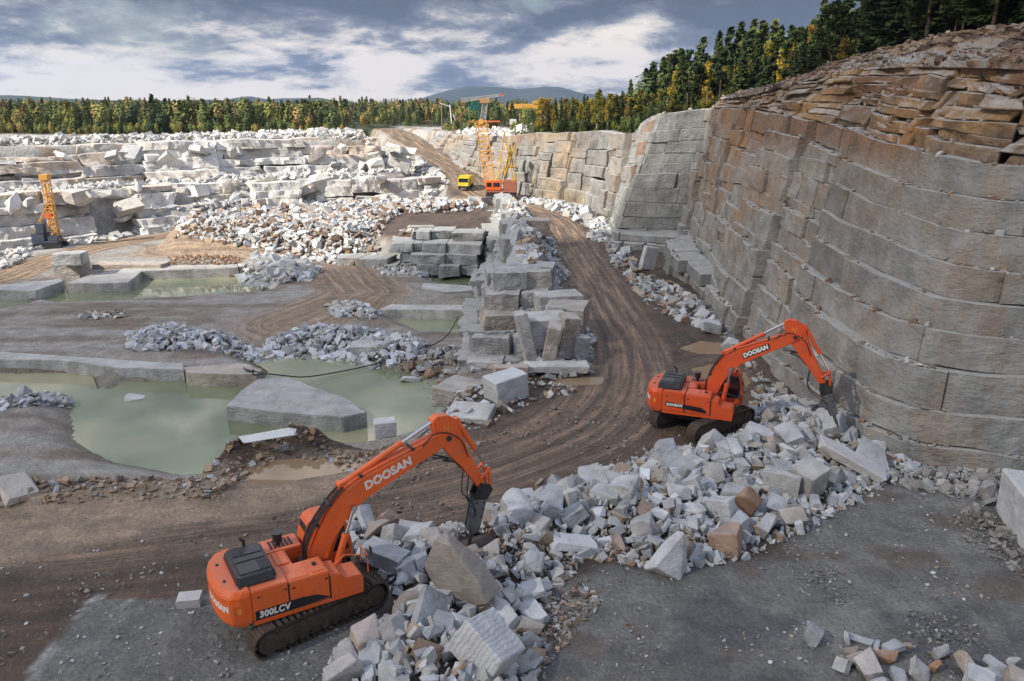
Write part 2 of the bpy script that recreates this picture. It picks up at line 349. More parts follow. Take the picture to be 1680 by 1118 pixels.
def build_terrain():
    def steps(segs):
        o = [segs[0][0]]
        for a, b_, st in segs:
            n = max(1, int(round((b_-a)/st))); o += list(np.linspace(a, b_, n+1)[1:])
        return np.array(o)
    ys = steps([(8, 17, .6), (17, 50, .22), (50, 80, .32), (80, 130, .5), (130, 175, .7), (175, 240, 1.6), (240, 500, 10), (500, 4200, 120)])
    xs = steps([(-2500, -400, 150), (-400, -130, 10), (-130, -60, 1.0), (-60, -28, .5), (-28, 28, .24), (28, 60, .6), (60, 130, 3), (130, 500, 25), (500, 2500, 150)])
    X, Y = np.meshgrid(xs, ys); Z = H(X, Y); shp = X.shape
    # colours
    n = fbm(X*.3, Y*.3, 0, 5, 21); n2 = fbm(X*1.1, Y*1.1, 0, 4, 23); n3 = fbm(X*.08, Y*.08, 0, 3, 25)
    C = np.zeros(shp+(3,)); C[:] = C_MUD; wet = np.full(shp, .55); chips = np.full(shp, .0)
    def mixin(col, m, w_=None, ch=None):
        m = np.clip(m, 0, 1)[..., None]; C[:] = C*(1-m)+np.asarray(col)*m
        if w_ is not None: wet[:] = wet*(1-m[..., 0])+w_*m[..., 0]
        if ch is not None: chips[:] = chips*(1-m[..., 0])+ch*m[..., 0]
    mixin(C_WETMUD, smooth(-.1, .35, n+.3*n2)*.9, .75)
    sp = sdf(PIT, X, Y)
    mixin(C_PIT, smooth(-.2, .8, sp+.4*n2), .35, .35)
    mixin(C_BROWN, smooth(0, .8, sp)*smooth(.0, .35, n+.5*n3)*.8)
    st_ = fbm(X*.05, Y*.55, 0, 5, 31)
    mixin((.36, .345, .32), smooth(0, .8, sp)*smooth(.08, .3, st_)*.8)
    mixin((.17, .135, .105), smooth(0, .8, sp)*smooth(.1, .35, -st_)*.7)
    # the near rim
    bd, _, _, _ = pline([(-40, 31), (-22, 32.2), (-17.5, 32.6), (-13.7, 32.8), (-13.1, 36), (-11.2, 37.7), (-7.6, 35.6), (-5.5, 36.4)], X, Y)
    mixin((.075, .052, .038), smooth(2.3, 1.2, bd+.5*n2), .25, .9)
    for P_ in POOLS:
        s = sdf(P_, X, Y); mixin((.15, .125, .085), smooth(-1.6, 0, s+.5*n)*.6, .7); mixin((.10, .10, .05), smooth(0, 1, s))
    s = sdf(POND_L, X, Y); mixin(C_POND, smooth(-.7, .7, s+.8*n+.3*n2), .95, 0)
    mixin(C_POND*1.35, smooth(.0, .2, fbm(X*.12, Y*.9, 0, 4, 41))*smooth(-2, 0, s)*.55)
    s = sdf(SLAB_L, X, Y); ml = smooth(-.15, .15, s+.6*n+.25*n2); mixin(C_SLATE, ml, .3, 1.0); mixin((.42, .42, .41), smooth(.28, .05, np.abs(s+.6*n+.25*n2))*smooth(.0, .25, fbm(X*1.5, Y*1.5, 0, 3, 81)+.12)*.8)
    s = sdf(SLAB_R, X, Y); mr = smooth(-.3, .3, s+.6*n+.3*n2); mixin(C_SLATE*1.02, mr, .35, .9)
    mixin((.26, .25, .22), mr*smooth(.0, .4, fbm(X*.25, Y*.35, 0, 4, 51))*.7)
    mixin((.15, .115, .09), mr*smooth(.12, .3, fbm(X*.33+7, Y*.4, 0, 5, 52))*.8, .4)
    mixin((.095, .10, .105), mr*smooth(.1, .35, fbm(X*.28+3, Y*.3, 0, 4, 53))*.75, .95)
    mixin((.05, .038, .03), smooth(0, .2, np.minimum(s+2, 2.2))*smooth(1.0, -.6, s+.5*n)*.8*(X > 0))
    # roads
    d, lat, al, zr = pline(ROAD, X, Y)
    rm = smooth(4.0, 2.6, d+.8*n)*(1-mr)*(1-ml)*(1-.85*smooth(-.7, .7, sdf(POND_L, X, Y)+.8*n))
    isnear = smooth(135, 120, Y)
    mixin(C_ROAD, rm*isnear, .5, .05); mixin(C_SAND, rm*(1-isnear), .0, .1)
    mixin(C_SAND*.85, smooth(4.0, 3.0, d)*smooth(145, 160, Y), 0)
    d2, lat2, al2, _ = pline(SPUR, X, Y); sm = smooth(3.5, 1.5, d2+n)*(1-rm)*.6; mixin(C_ROAD*.9, sm)
    dp, latp, alp, _ = pline(PITROAD, X, Y); pm = smooth(3.6, 2.6, dp+.6*n)*(X < -3); mixin(C_SAND, pm, 0, .1)
    dq, latq, alq, _ = pline(PITROAD2, X, Y); qm = smooth(6.5, 3.0, dq+1.0*n)*(sp > 0)*(sdf(POOLS[1], X, Y) < -1); mixin(C_SAND*1.1, qm*.85, .1, .1)
    lat = np.where(pm > rm, latp, np.where(qm > rm, latq, np.where(sm > rm, lat2, lat))); al = np.where(pm > rm, alp, np.where(qm > rm, alq, al))
    rmask = np.maximum(np.maximum(rm, pm), np.maximum(qm*.6, sm)); rmask = np.maximum(rmask, smooth(11, 4, d)*(1-mr)*(1-ml)*.45*(Y < 60)*(sp < 0)*smooth(1, -1.5, sdf(POND_L, X, Y)))
    # benches and plateau
    s = sdf(BENCH, X, Y); mb = smooth(-9, -6, s+2*n)*(X < -12)*(Y > 100)*(1-pm); mixin(C_PALE*.75, mb*(1-rm), 0, .8)
    mixin(C_SAND*.9, mb*smooth(.1, .4, n3+n*.5)*.8*(1-rm))
    mk = smooth(4.2, 8, d)*(X > -34)*(X < 0)*(Y > 138); mixin(C_PALE*.6, mk*(1-pm), 0, .8); mixin(C_BROWN, mk*smooth(0, .4, n3+n)*(1-pm)*.7)
    s2 = sdf(PLAT, X, Y); mixin(C_PALE*.8, smooth(0, 1, s2)*(1-rm), 0, .6); mixin(C_SAND, smooth(0, 1, s2)*smooth(0, .3, n)*(1-rm))
    fl = smooth(188, 200, Y+6*n)*smooth(0, 1, s2)*smooth(-30, -38, X-.0*Y); fl = np.maximum(fl, smooth(240, 260, Y)); mixin(C_FOREST, fl, 0, 0)
    s3 = sdf(HILL, X, Y); mixin((.13, .075, .045), smooth(-.3, .3, s3)*smooth(9, 7, s3+2*n2)*(Y < 110), 0, .4); mixin(C_FOREST, smooth(6, 9, s3+2*n2), 0, 0)
    mixin(C_FOREST, smooth(0, .6, s3)*(Y >= 104), 0, 0)
    # ledge top, heap base
    s = sdf(LEDGE, X, Y); mixin((.20, .18, .16), smooth(-2, 0, s+n), .1, .9); mixin(C_RUST, smooth(-1, 0, s)*smooth(.15, .35, fbm(X*.3, Y*.15, 0, 3, 61)))
    s = sdf(HEAP_A, X, Y); mixin((.085, .062, .048), smooth(-.3, .6, s+.5*n), .3, .5)
    V = np.stack([X, Y, Z], -1).reshape(-1, 3); ny, nx = shp
    idx = np.arange(ny*nx).reshape(ny, nx)
    F = np.stack([idx[:-1, :-1], idx[:-1, 1:], idx[1:, 1:], idx[1:, :-1]], -1).reshape(-1, 4)
    me = npmesh('ground', V, F, {'Col': C.reshape(-1, 3), 'wet': wet.ravel(), 'chips': chips.ravel(), 'lat': lat.ravel(), 'along': al.ravel(), 'rmask': rmask.ravel()}, True)
    tag(link('ground', me, M_GROUND), kind='structure')
build_terrain()

# ------------------------------------------------------------------ quarried faces made of courses of blocks
class Acc:
    def __init__(s): s.V = []; s.F = []; s.C = []; s.S = []; s.n = 0; s.L = []
    def grid(s, A, col, stain):
        r, c = A.shape[:2]; i = np.arange(r*c).reshape(r, c)+s.n
        s.V.append(A.reshape(-1, 3)); s.F.append(np.stack([i[:-1, :-1], i[:-1, 1:], i[1:, 1:], i[1:, :-1]], -1).reshape(-1, 4))
        s.C.append(np.broadcast_to(np.asarray(col, float), (r*c, 3)) if np.ndim(col) == 1 else col.reshape(-1, 3))
        s.S.append((np.zeros((r, c))+stain).ravel()); s.n += r*c
    def build(s, name, mat, kind='structure', smooth_=False):
        me = npmesh(name, np.concatenate(s.V), np.concatenate(s.F), {'Col': np.concatenate(s.C), 'stain': np.concatenate(s.S)}, smooth_)
        return tag(link(name, me, mat), kind=kind)
def resample(p, s):
    p = np.array(p, float); l = np.r_[0, np.cumsum(np.hypot(*(p[1:, :2]-p[:-1, :2]).T))]
    return np.stack([np.interp(s, l, p[:, k]) for k in range(p.shape[1])], -1), l[-1]
def block_wall(acc, base, top, courses, blen=(3, 7), res=.3, jit=.12, gap=.05, depth=1.4, amp=.05, bev=.07, lean=.3, side=1, colf=None, stainf=None, skip=0.0, curve=None, rounds=1, wob=.25, tilt=.0, panel=None, goff=.3, skw=0.0):
    """base/top: matching polylines (x,y,z). courses: list of t boundaries 0..1, or a number. side=+1: outward is to the left of the path"""
    B = np.array(dense(base, rounds=rounds)) if rounds else np.array(base, float)
    T = np.array(dense(top, rounds=rounds)) if rounds else np.array(top, float)
    l = np.r_[0, np.cumsum(np.hypot(*(B[1:, :2]-B[:-1, :2]).T))]; L = l[-1]
    def S(s, t):
        b_ = np.stack([np.interp(s, l, B[:, k]) for k in range(3)], -1); t_ = np.stack([np.interp(s, l, T[:, k]) for k in range(3)], -1)
        return b_+(t_-b_)*t[..., None]
    def nrm(s):
        e = .6; b0 = np.stack([np.interp(s-e, l, B[:, k]) for k in (0, 1)], -1); b1 = np.stack([np.interp(s+e, l, B[:, k]) for k in (0, 1)], -1)
        d = b1-b0; d /= np.linalg.norm(d, axis=-1, keepdims=True)+1e-9
        return np.stack([-d[..., 1], d[..., 0]], -1)*side
    if isinstance(courses, int):
        courses = np.linspace(0, 1, courses+1)
    rnd = random.Random(int(L*100)+len(courses))
    jobs = []
    if panel is None:
        for k in range(len(courses)-1):
            s = -rnd.random()*2.0
            while s < L:
                bl = rnd.uniform(*blen); jobs.append((max(0, s), min(L, s+bl), courses[k], courses[k+1], 0.0)); s += bl
    else:                                  # panels, each split into its own uneven beds
        s = 0
        while s < L:
            pl = rnd.uniform(*panel); e_ = min(L, s+pl); nb = max(1, len(courses)-1+rnd.choice((-1, 0, 0, 1)))
            cuts = sorted([0, 1]+[min(.98, max(.02, (i+rnd.uniform(-.32, .32))/nb)) for i in range(1, nb)])
            go = rnd.gauss(0, goff); nbl = max(1, int(round((e_-s)/rnd.uniform(*blen))))
            for k in range(len(cuts)-1):
                go2 = go+rnd.gauss(0, goff*.35)-cuts[k]*0
                xs_ = sorted([s, e_]+[rnd.uniform(s, e_) for _ in range(rnd.choice((max(0, nbl-1), nbl-1, nbl) if nbl > 1 else (0, 0, 1)))])
                for u0, u1 in zip(xs_[:-1], xs_[1:]):
                    if u1-u0 < .8 and rnd.random() < .8: continue
                    jobs.append((u0, u1, cuts[k], cuts[k+1], go2))
            s = e_
    for a, b_, t0, t1, go in jobs:
        if b_-a < .4: continue
        if skip and rnd.random() < skip: continue
        j = rnd.gauss(0, jit)+go; j2 = rnd.gauss(0, jit*.5); k = t0*len(courses)
        sm = (a+b_)/2; mid = S(np.array([sm]), np.array([(t0+t1)/2]))[0]
        hgt = (S(np.array([sm]), np.array([t1]))[0]-S(np.array([sm]), np.array([t0]))[0])[2]
        nu = max(2, int((b_-a)/res)); nv = max(2, int(max(hgt, .4)/res))
        g = gap*(.3+rnd.random()*1.4)
        us = np.linspace(a+g, b_-g, nu+1); us = np.sort(np.r_[us[0], us[0], us[0]+bev, us[1:-1], us[-1]-bev, us[-1], us[-1]])
        dt = (t1-t0)/max(hgt, .4)
        vs_ = np.linspace(t0+g*.4*dt, t1-g*.4*dt, nv+1); vs_ = np.sort(np.r_[vs_[0], vs_[0], vs_[0]+bev*dt, vs_[1:-1], vs_[-1]-bev*dt, vs_[-1], vs_[-1]])
        U, Vv = np.meshgrid(us, vs_)
        z = S(U, Vv)[..., 2]; q = S(U, t0+(Vv-t0)*lean); q[..., 2] = z
        fr = ((Vv-t0)/(t1-t0)); skew = rnd.gauss(0, skw)
        U2 = U+skew*(fr-.5)*hgt
        q[..., 2] += wob*(fbm(q[..., 0]*.16, q[..., 1]*.16, (k+fr)*1.2, 3, 77))*hgt*.6
        n2 = nrm(U)
        off = j+j2*((U-a)/(b_-a)-.5)*2+tilt*(fr-.5)*rnd.uniform(-1, 1)
        off = off+amp*fbm(q[..., 0]*.8, q[..., 1]*.8, q[..., 2]*.8, 4, 5)*2+amp*2.0*fbm(q[..., 0]*.2, q[..., 1]*.2, q[..., 2]*.25, 2, 8)
        cc = colf(q, rnd) if colf else np.array((.35, .35, .34))
        r_, c_ = U.shape; ii, jj = np.meshgrid(np.arange(r_), np.arange(c_), indexing='ij')
        e = np.minimum(np.minimum(ii, r_-1-ii), np.minimum(jj, c_-1-jj))
        off = np.where(e == 0, off-depth, np.where(e == 1, off-bev*1.1*(1.1+2.0*np.abs(fbm(q[..., 0]*1.5, q[..., 1]*1.5, q[..., 2]*1.5, 2, 3))), off))
        st = stainf(q) if stainf else 0.0
        tx = np.stack([n2[..., 1], -n2[..., 0]], -1)*(U2-U)[..., None]
        q[..., 0] += n2[..., 0]*off+tx[..., 0]; q[..., 1] += n2[..., 1]*off+tx[..., 1]
        acc.L.append(q[-2, 1:-1:2]-np.concatenate([n2[-2, 1:-1:2]*.12, np.zeros((len(n2[-2, 1:-1:2]), 1))], 1))
        if side < 0: q = q[:, ::-1]
        acc.grid(q, cc, st)
def shift(path, dx=0, dy=0, dz=0): return [(x+dx, y+dy, z+dz) for x, y, z in path]
# ---- the tall wall on the right
def CM(q, base, rnd, v=.1):
    C = np.zeros(q.shape); C[:] = np.array(base)*rnd.uniform(1-v, 1+v); return C
def MI(C, col, m):
    m = np.clip(m, 0, 1)[..., None]; C[:] = C*(1-m)+np.array(col)*m
def colR(q, rnd):
    x, y, z = q[..., 0], q[..., 1], q[..., 2]; C = CM(q, (.325, .325, .315), rnd, .09)
    wy = smooth(41, 47, y)*smooth(99, 93, y)
    MI(C, (.35, .27, .19), wy*smooth(-.1, .35, fbm(y*.07+x*.05, z*.13, 0, 4, 13)+.06*(z-6))*.42)
    n = fbm(y*.055+1.3, z*.16, 0, 4, 14)
    MI(C, (.40, .22, .09), wy*smooth(.08, .36, n+.04*(z-9))*smooth(4, 8, z)*.85); MI(C, (.22, .12, .07), wy*smooth(12.0, 14.5, z+2*n)*.8)
    MI(C, (.33, .31, .285), wy*smooth(.1, .35, fbm(y*.09+9, z*.2, 0, 3, 15))*.5)
    MI(C, (.23, .215, .20), smooth(.15, .4, fbm(y*.06+3, z*.1+x*.05, 0, 4, 16))*.5)
    if rnd.random() < .05: C *= .8
    return C
def stR(q):
    y, z = q[..., 1], q[..., 2]
    return np.clip(smooth(-.1, .4, fbm(y*.13, z*.1, 0, 3, 17))*(.18+.65*smooth(4, 11, z)*smooth(40, 48, y)*smooth(98, 90, y))+.12, 0, .9)
baseR = [(44, 31, -.3), (30, 33.2, -.3), (21.5, 34.8, -.3), (18.3, 36.6, -.3), (17.4, 42, -.3), (17.2, 50, -.3), (17.3, 60, -.3), (18.2, 73, -.3), (19, 84, -.3), (20.5, 98, -.3)]
topR = [(46, 34.6, 14.0), (31.5, 36.6, 14.0), (24.6, 38.4, 14.0), (22.4, 40.2, 14.2), (22.5, 48, 14.6), (22.9, 56, 15.3), (23.0, 64, 15.9), (23.3, 75, 16.3), (23.8, 86, 16.4), (24.6, 101, 16.3)]
baseR1, topR1 = baseR[:7], topR[:7]; baseR2, topR2 = baseR[5:], topR[5:]
acc = Acc()
block_wall(acc, baseR[:6], topR[:6], [0, .085, .21, .335, .45, .565, .675, .785, .885, 1.0], blen=(6, 16), res=.13, jit=.09, gap=.006, amp=.085, bev=.02, lean=.3, colf=colR, stainf=stR, depth=1.8, wob=.3, rounds=1)
block_wall(acc, baseR[5:], topR[5:], [0, .09, .2, .31, .41, .5, .59, .68, .77, .86, .94, 1.0], panel=(5, 12), goff=.28, blen=(2.2, 6), res=.24, jit=.16, gap=.012, amp=.13, bev=.035, lean=.5, colf=colR, stainf=stR, depth=1.8, wob=.4, rounds=1)
# ---- buttress that stands out of the wall
def colG(q, rnd):
    C = CM(q, (.285, .285, .275), rnd, .08); MI(C, (.22, .215, .205), smooth(0, .35, fbm(q[..., 0]*.2, q[..., 1]*.2, q[..., 2]*.1, 3, 26))*.6); return C
def colGd(q, rnd):
    C = CM(q, (.275, .275, .265), rnd, .12); s = q[..., 1]*.14+q[..., 0]*.05
    MI(C, (.36, .29, .215), smooth(.0, .3, fbm(s, q[..., 2]*.06, 0, 4, 27))*.9); MI(C, (.25, .15, .10), smooth(.2, .45, fbm(s+5, q[..., 2]*.1, 0, 4, 28)+.03*(q[..., 2]-6))*.8); return C
def stLo(q): return np.clip(.15+.5*fbm(q[..., 1]*.2, q[..., 2]*.2, q[..., 0]*.2, 3, 18), 0, .6)
butB = [(24.5, 97.5, -.2), (12.6, 99.6, -.2), (12.3, 101, -.2), (13.2, 111, 0)]
butT = [(25.8, 101, 16.4), (18.6, 101.6, 15.9), (18.2, 103, 15.8), (17.5, 112, 14.5)]
block_wall(acc, butB, butT, [0, .13, .22, .32, .43, .54, .62, .69, .78, .87, 1.0], blen=(6, 16), res=.28, jit=.08, gap=.015, amp=.1, bev=.06, lean=.85, colf=colG, stainf=0 or None, depth=2, wob=.3, rounds=1)
# low steps at the foot
block_wall(acc, [(21, 90.5, -.4), (13.0, 96.2, -.4), (11.8, 100, -.4)], [(22, 91.5, 2.2), (13.6, 97.5, 1.7), (12.6, 102, 1.5)], [0, .55, 1], blen=(3, 6), res=.35, jit=.3, amp=.1, bev=.12, depth=5, colf=colG)
block_wall(acc, [(17.3, 66, -.4), (16.7, 75, -.4), (16.0, 84, -.4), (18, 90, -.4)], [(17.6, 66, 1.5), (17.2, 75, 2.2), (16.6, 84, 2.5), (19, 91, 2.6)], [0, .5, 1], blen=(2.5, 6), res=.3, jit=.4, amp=.1, bev=.06, depth=3.0, colf=colG, skip=.15)
# ---- far right faces up to the crane
farB = [(12.9, 101.5, 0), (13.2, 110, 0), (14.2, 120, .3), (11.8, 127, .5), (11.4, 130, .5), (8.2, 132, .8), (7.4, 137, .8), (4.2, 139.5, 1), (2.8, 145, 1), (.5, 148, 1.2), (-3.8, 156, 1.6), (-8.2, 163.5, 2.6), (-11.8, 170, 4.4), (-15.6, 179, 6.4), (-20.0, 191, 8.6)]
farT = [(17.5, 103.5, 15.2), (17, 112, 14.0), (17.4, 121, 12.8), (15.2, 128.5, 12.6), (14, 132, 12.5), (11, 134, 12.4), (10, 139, 12.3), (7, 141.5, 12), (5.0, 147, 12), (2.0, 151, 11.6), (-.8, 158.5, 11), (-5.2, 167.5, 10.6), (-9, 174, 10.4), (-13, 183, 10.2), (-18, 195, 10.2)]
block_wall(acc, farB, farT, [0, .2, .38, .55, .72, .86, 1.0], panel=(3, 8), goff=.55, blen=(2.5, 6.0), res=.4, jit=.22, gap=.03, amp=.2, bev=.07, lean=.55, colf=colGd, stainf=stLo, depth=2.4, wob=.35, rounds=0)
acc.build('quarry_wall', M_WALL); LEDGES = np.concatenate(acc.L)

# ---- brown overburden above the right wall
topM = []
for i, (x, y, z) in enumerate(topR):
    a_ = topR[max(i-1, 0)]; c_ = topR[min(i+1, len(topR)-1)]; d_ = Vector((c_[0]-a_[0], c_[1]-a_[1])).normalized(); k_ = 1-.74*float(smooth(46, 92, np.array(float(y))))
    topM.append((x+d_.y*2.9*k_, y-d_.x*2.9*k_, z+4.5*k_))
def colO(q, rnd):
    x, y, z = q[..., 0], q[..., 1], q[..., 2]; C = CM(q, (.27, .195, .135), rnd, .2)*.85; s = x*.1+y*.12
    MI(C, (.34, .32, .29), smooth(-.02, .3, fbm(s, z*.3, 0, 4, 44)-.06*(z-16))*.9); MI(C, (.20, .105, .06), smooth(0, .3, fbm(s+4, z*.5, 0, 4, 45)+.05*(z-17))*.9)
    MI(C, (.42, .25, .11), smooth(.1, .35, fbm(s*1.2+9, z*.3, 0, 4, 46))*.7); return C
acc = Acc()
block_wall(acc, topR, topM, 7, panel=(2, 9), goff=.2, skw=.7, blen=(1.2, 6), res=.17, jit=.14, gap=.015, amp=.26, bev=.05, lean=.85, colf=colO, stainf=stR, depth=1.8, wob=.9, tilt=.5, rounds=1)
BAND = np.concatenate(acc.L)
acc.build('weathered_rock_band', M_WALL)
def over():
    path = np.array(dense(topM, rounds=1))
    l = np.r_[0, np.cumsum(np.hypot(*(path[1:, :2]-path[:-1, :2]).T))]; L = l[-1]
    ss = np.arange(0, L, .17); tt = np.linspace(-.1, 1, 96)
    U, T = np.meshgrid(ss, tt)
    q = np.stack([np.interp(U, l, path[:, k]) for k in range(3)], -1)
    d = np.stack([np.interp(U+1.5, l, path[:, k])-np.interp(U-1.5, l, path[:, k]) for k in (0, 1)], -1); d /= np.linalg.norm(d, axis=-1, keepdims=True)
    n = np.stack([d[..., 1], -d[..., 0]], -1)   # inward
    back = T*(3.6-.8*smooth(50, 90, q[..., 1]))-.1; hgt = 2.1*(1-smooth(46, 92, q[..., 1])*.6)
    Tw = T+.10*fbm(q[..., 0]*.12, q[..., 1]*.12, T*1.5, 3, 30)*smooth(-.1, .15, T)
    Tq = Tw*7+1.2*fbm(q[..., 0]*.1, q[..., 1]*.1, 0, 3, 31); st0 = np.floor(Tq); fr = Tq-st0
    stair = (st0+smooth(.15, .55, fr)-1.2*fbm(q[..., 0]*.1, q[..., 1]*.1, 0, 3, 31))/7        # broken strata
    prof = .35*np.interp(Tw, [-.1, 0, .12, .3, .34, .62, .7, 1.0], [-.06, .0, .16, .33, .5, .72, .86, 1.0])+.65*stair
    prof = np.where(T < 0, -.06, prof)
    x = q[..., 0]+n[..., 0]*back; y = q[..., 1]+n[..., 1]*back; z = q[..., 2]+prof*hgt
    rid = 1-np.abs(fbm(x*.55, y*.55, z*1.3, 5, 38, .62))*3.2; blk = np.round(fbm(x*.35, y*.35, z*.9, 3, 39)*6)/6
    z = z+(.35*fbm(x*.6, y*.6, z*.8, 5, 34, .62)+.14*rid)*(T > 0)
    o = .9*blk+.55*fbm(x*.8, y*.8, z*1.4, 5, 35, .65)+.12*rid; o = o*smooth(-.1, .1, T)*smooth(1, .85, T)
    x = x-n[..., 0]*o; y = y-n[..., 1]*o
    nn = fbm(x*.17, y*.17, z*.5, 4, 36); n5 = fbm(x*.9, y*.9, z*2.2, 4, 41); C = np.zeros(x.shape+(3,)); C[:] = (.17, .10, .062)
    MI(C, (.27, .175, .11), smooth(-.1, .25, nn+.5*n5)); MI(C, (.31, .275, .235), smooth(.05, .3, fbm(x*.3, y*.3, z*.8, 4, 37)+.4*n5)*smooth(.9, .35, T)*.85)
    MI(C, (.055, .033, .022), smooth(.05, .3, -n5+.3*fbm(x*.2, y*.2, z, 3, 42))*.85); MI(C, (.30, .30, .29), smooth(.2, .35, n5+nn)*smooth(.5, .1, T)*.8)
    a = Acc(); a.grid(np.stack([x, y, z], -1), C, 0.0); o_ = a.build('overburden', M_OVER)
    # loose stones lying on the broken slope
    rng = np.random.default_rng(9); ii = rng.integers(6, x.shape[0]-4, 1500); jj = rng.integers(2, x.shape[1]-2, 1500)
    return np.stack([x, y, z], -1)[ii, jj], np.stack([x, y, z], -1)
M_OVER = rock_mat('brown_overburden', streak=0, hewn=.9, dust=.12, dust_hilite=(.24, .16, .11))
OVP, OVG = over()

# ---- middle ledge between pit and road
def colL(q, rnd):
    C = CM(q, (.36, .368, .37), rnd, .2); MI(C, (.27, .24, .20), smooth(0, .35, fbm(q[..., 0]*.4, q[..., 1]*.4, q[..., 2]*.4, 3, 29))*.6); return C
acc = Acc()
def crs(pb, pt, res=.18, bl=(3, 8), sk=0, dp=3.4, jit=.3, n=1, colf=colL, amp=.26):
    block_wall(acc, pb, pt, n, blen=bl, res=res, jit=jit, gap=.03, amp=amp, bev=.05, lean=.5, side=1, colf=colf, depth=dp, wob=.12, skip=sk, rounds=0)
L1 = [(1.8, 60.2), (-4.2, 60.6), (-4.3, 80), (-4.5, 110), (-4.4, 128)]
L2 = [(2.4, 62.6), (-3.1, 63.2), (-3.1, 82), (-3.6, 110), (-3.8, 128)]
L3 = [(3.2, 65.2), (-1.9, 65.8), (-2.0, 84), (-2.7, 110), (-3.2, 128)]
L4 = [(3.6, 68.4), (-.6, 69), (-.8, 86), (-1.6, 110), (-2.6, 127)]
def lev(p, z): return [(x, y, z) for x, y in p]
crs(lev(L1, -4.3), lev(L1, -2.6)); crs(lev(L2, -2.6), lev(L2, -.9), bl=(2.5, 6)); crs(lev(L3, -.9), lev(L3, .9)); crs(lev(L4, .9), lev(L4, 3.3), sk=.06, dp=2.4)
acc.build('ledge_face', M_WALL)
# ---- stepped terrace behind the pit
acc = Acc()
for k, (z0, z1, yy, x0, x1) in enumerate(((-3.6, -2.3, 97, -15.9, -4.2), (-2.3, -1.1, 97.9, -14.5, -4.0), (-1.1, 0.1, 98.8, -15.2, -3.8), (.1, 1.2, 100.6, -13.2, -3.6))):
    block_wall(acc, [(x1, yy, z0), (x0, yy+.6, z0), (x0-.3, yy+7, z0)], [(x1, yy+.2, z1), (x0, yy+.8, z1), (x0-.2, yy+7, z1)], 1, blen=(1.0, 5.0), res=.25, jit=.6, gap=.03, amp=.2, bev=.06, depth=3.4, colf=colL, rounds=0, skip=.1, wob=.5, tilt=.3)
block_wall(acc, [(-15.5, 98.6, -3.4), (-23, 100.5, -3.4)], [(-15.5, 98.8, -1.6), (-23, 100.7, -2.0)], 1, blen=(2.5, 4), res=.4, jit=.4, amp=.1, bev=.1, depth=3, colf=colL, rounds=0)
acc.build('terrace_face', M_WALL)
# ---- sunlit white benches at the back
def colW(q, rnd):
    C = CM(q, (.60, .58, .54), rnd, .14); x, z = q[..., 0], q[..., 2]
    if rnd.random() < .16: C *= .72
    MI(C, (.40, .40, .40), smooth(.1, .4, fbm(x*.07, z*.2, 0, 4, 30))*.6)
    MI(C, (.50, .40, .30), smooth(.1, .35, fbm(x*.06+4, z*.25, 0, 4, 31)+.09*(z-7))*.75); return C
def stW(q): return np.clip(.1+.5*fbm(q[..., 0]*.1, q[..., 2]*.25, 0, 3, 19), 0, .45)
acc = Acc()
W1b = [(-12, 150), (-16, 146), (-23, 142), (-40, 139), (-50, 132), (-62, 119.5), (-71, 110), (-80, 101), (-104, 88)]
W1t = [(-14, 152), (-17, 148.5), (-24, 145), (-41, 142), (-53, 135.6), (-66, 124), (-75, 114), (-84, 105.5), (-108, 92)]
zb = [0, -.2, -.8, -1.4, -2.4, -3.2, -3.2, -3.2, -3.2]
block_wall(acc, [(x, y, z) for (x, y), z in zip(W1b[:5], zb[:5])], [(x, y, 3.9) for x, y in W1t[:5]], 3, panel=(6, 16), goff=1.3, skw=.25, blen=(5, 12), res=.45, jit=.15, gap=.012, amp=.42, bev=.06, lean=.4, colf=colW, stainf=stW, depth=3, wob=.5, rounds=1)
block_wall(acc, [(x, y, z) for (x, y), z in zip(W1b[4:], zb[4:])], [(x-.0, y+1.5, 4.2) for x, y in W1t[4:]], 5, panel=(5, 15), goff=1.7, skw=.3, blen=(4, 11), res=.4, jit=.2, gap=.012, amp=.45, bev=.06, lean=.45, colf=colW, stainf=stW, depth=3.5, wob=.5, rounds=1, tilt=.5)
W2b = [(-25, 163.5), (-40, 157), (-60, 146), (-76, 131), (-93, 119), (-125, 100)]
W2t = [(-27, 168.5), (-42, 163), (-63, 152), (-80, 137), (-97, 126), (-130, 106)]
block_wall(acc, [(x, y, 3.4) for x, y in W2b], [(x, y, 10.2) for x, y in W2t], 4, panel=(7, 20), goff=1.3, skw=.3, blen=(5, 14), res=.5, jit=.15, gap=.012, amp=.45, bev=.06, lean=.55, colf=colW, stainf=stW, depth=4.5, wob=.6, rounds=1, tilt=.4)
acc.build('pale_quarry_face', M_WHITE)

# ------------------------------------------------------------------ water
M_WATER, t, b = newmat('milky_green_water')
p_ = pos(t); c = ramp(t, [(.35, (.15, .17, .095)), (.5, (.23, .25, .155)), (.65, (.32, .295, .18))], noise(t, p_, .11, 3, .5))
t.links.new(c, b.inputs['Base Color']); b.inputs['Roughness'].default_value = .015; b.inputs['IOR'].default_value = 1.36; b.inputs['Specular IOR Level'].default_value = 1.0
bump(t, b, noise(t, p_, 1.6, 3, .5, 0, (1, 2.5, 1)), .03, .04)
M_PUD, t, b = newmat('muddy_puddle_water'); b.inputs['Base Color'].default_value = (.25, .175, .105, 1); b.inputs['Roughness'].default_value = .06; b.inputs['IOR'].default_value = 1.33
def sheet(name, poly, z, mat, label=None):
    bm = bmesh.new(); vs_ = [bm.verts.new((x, y, z)) for x, y in poly]; f = bm.faces.new(vs_)
    if f.normal.z < 0: f.normal_flip()
    bmesh.ops.triangulate(bm, faces=[f]); me = bpy.data.meshes.new(name); bm.to_mesh(me); bm.free()
    o = link(name, me, mat); tag(o, kind='structure'); return o
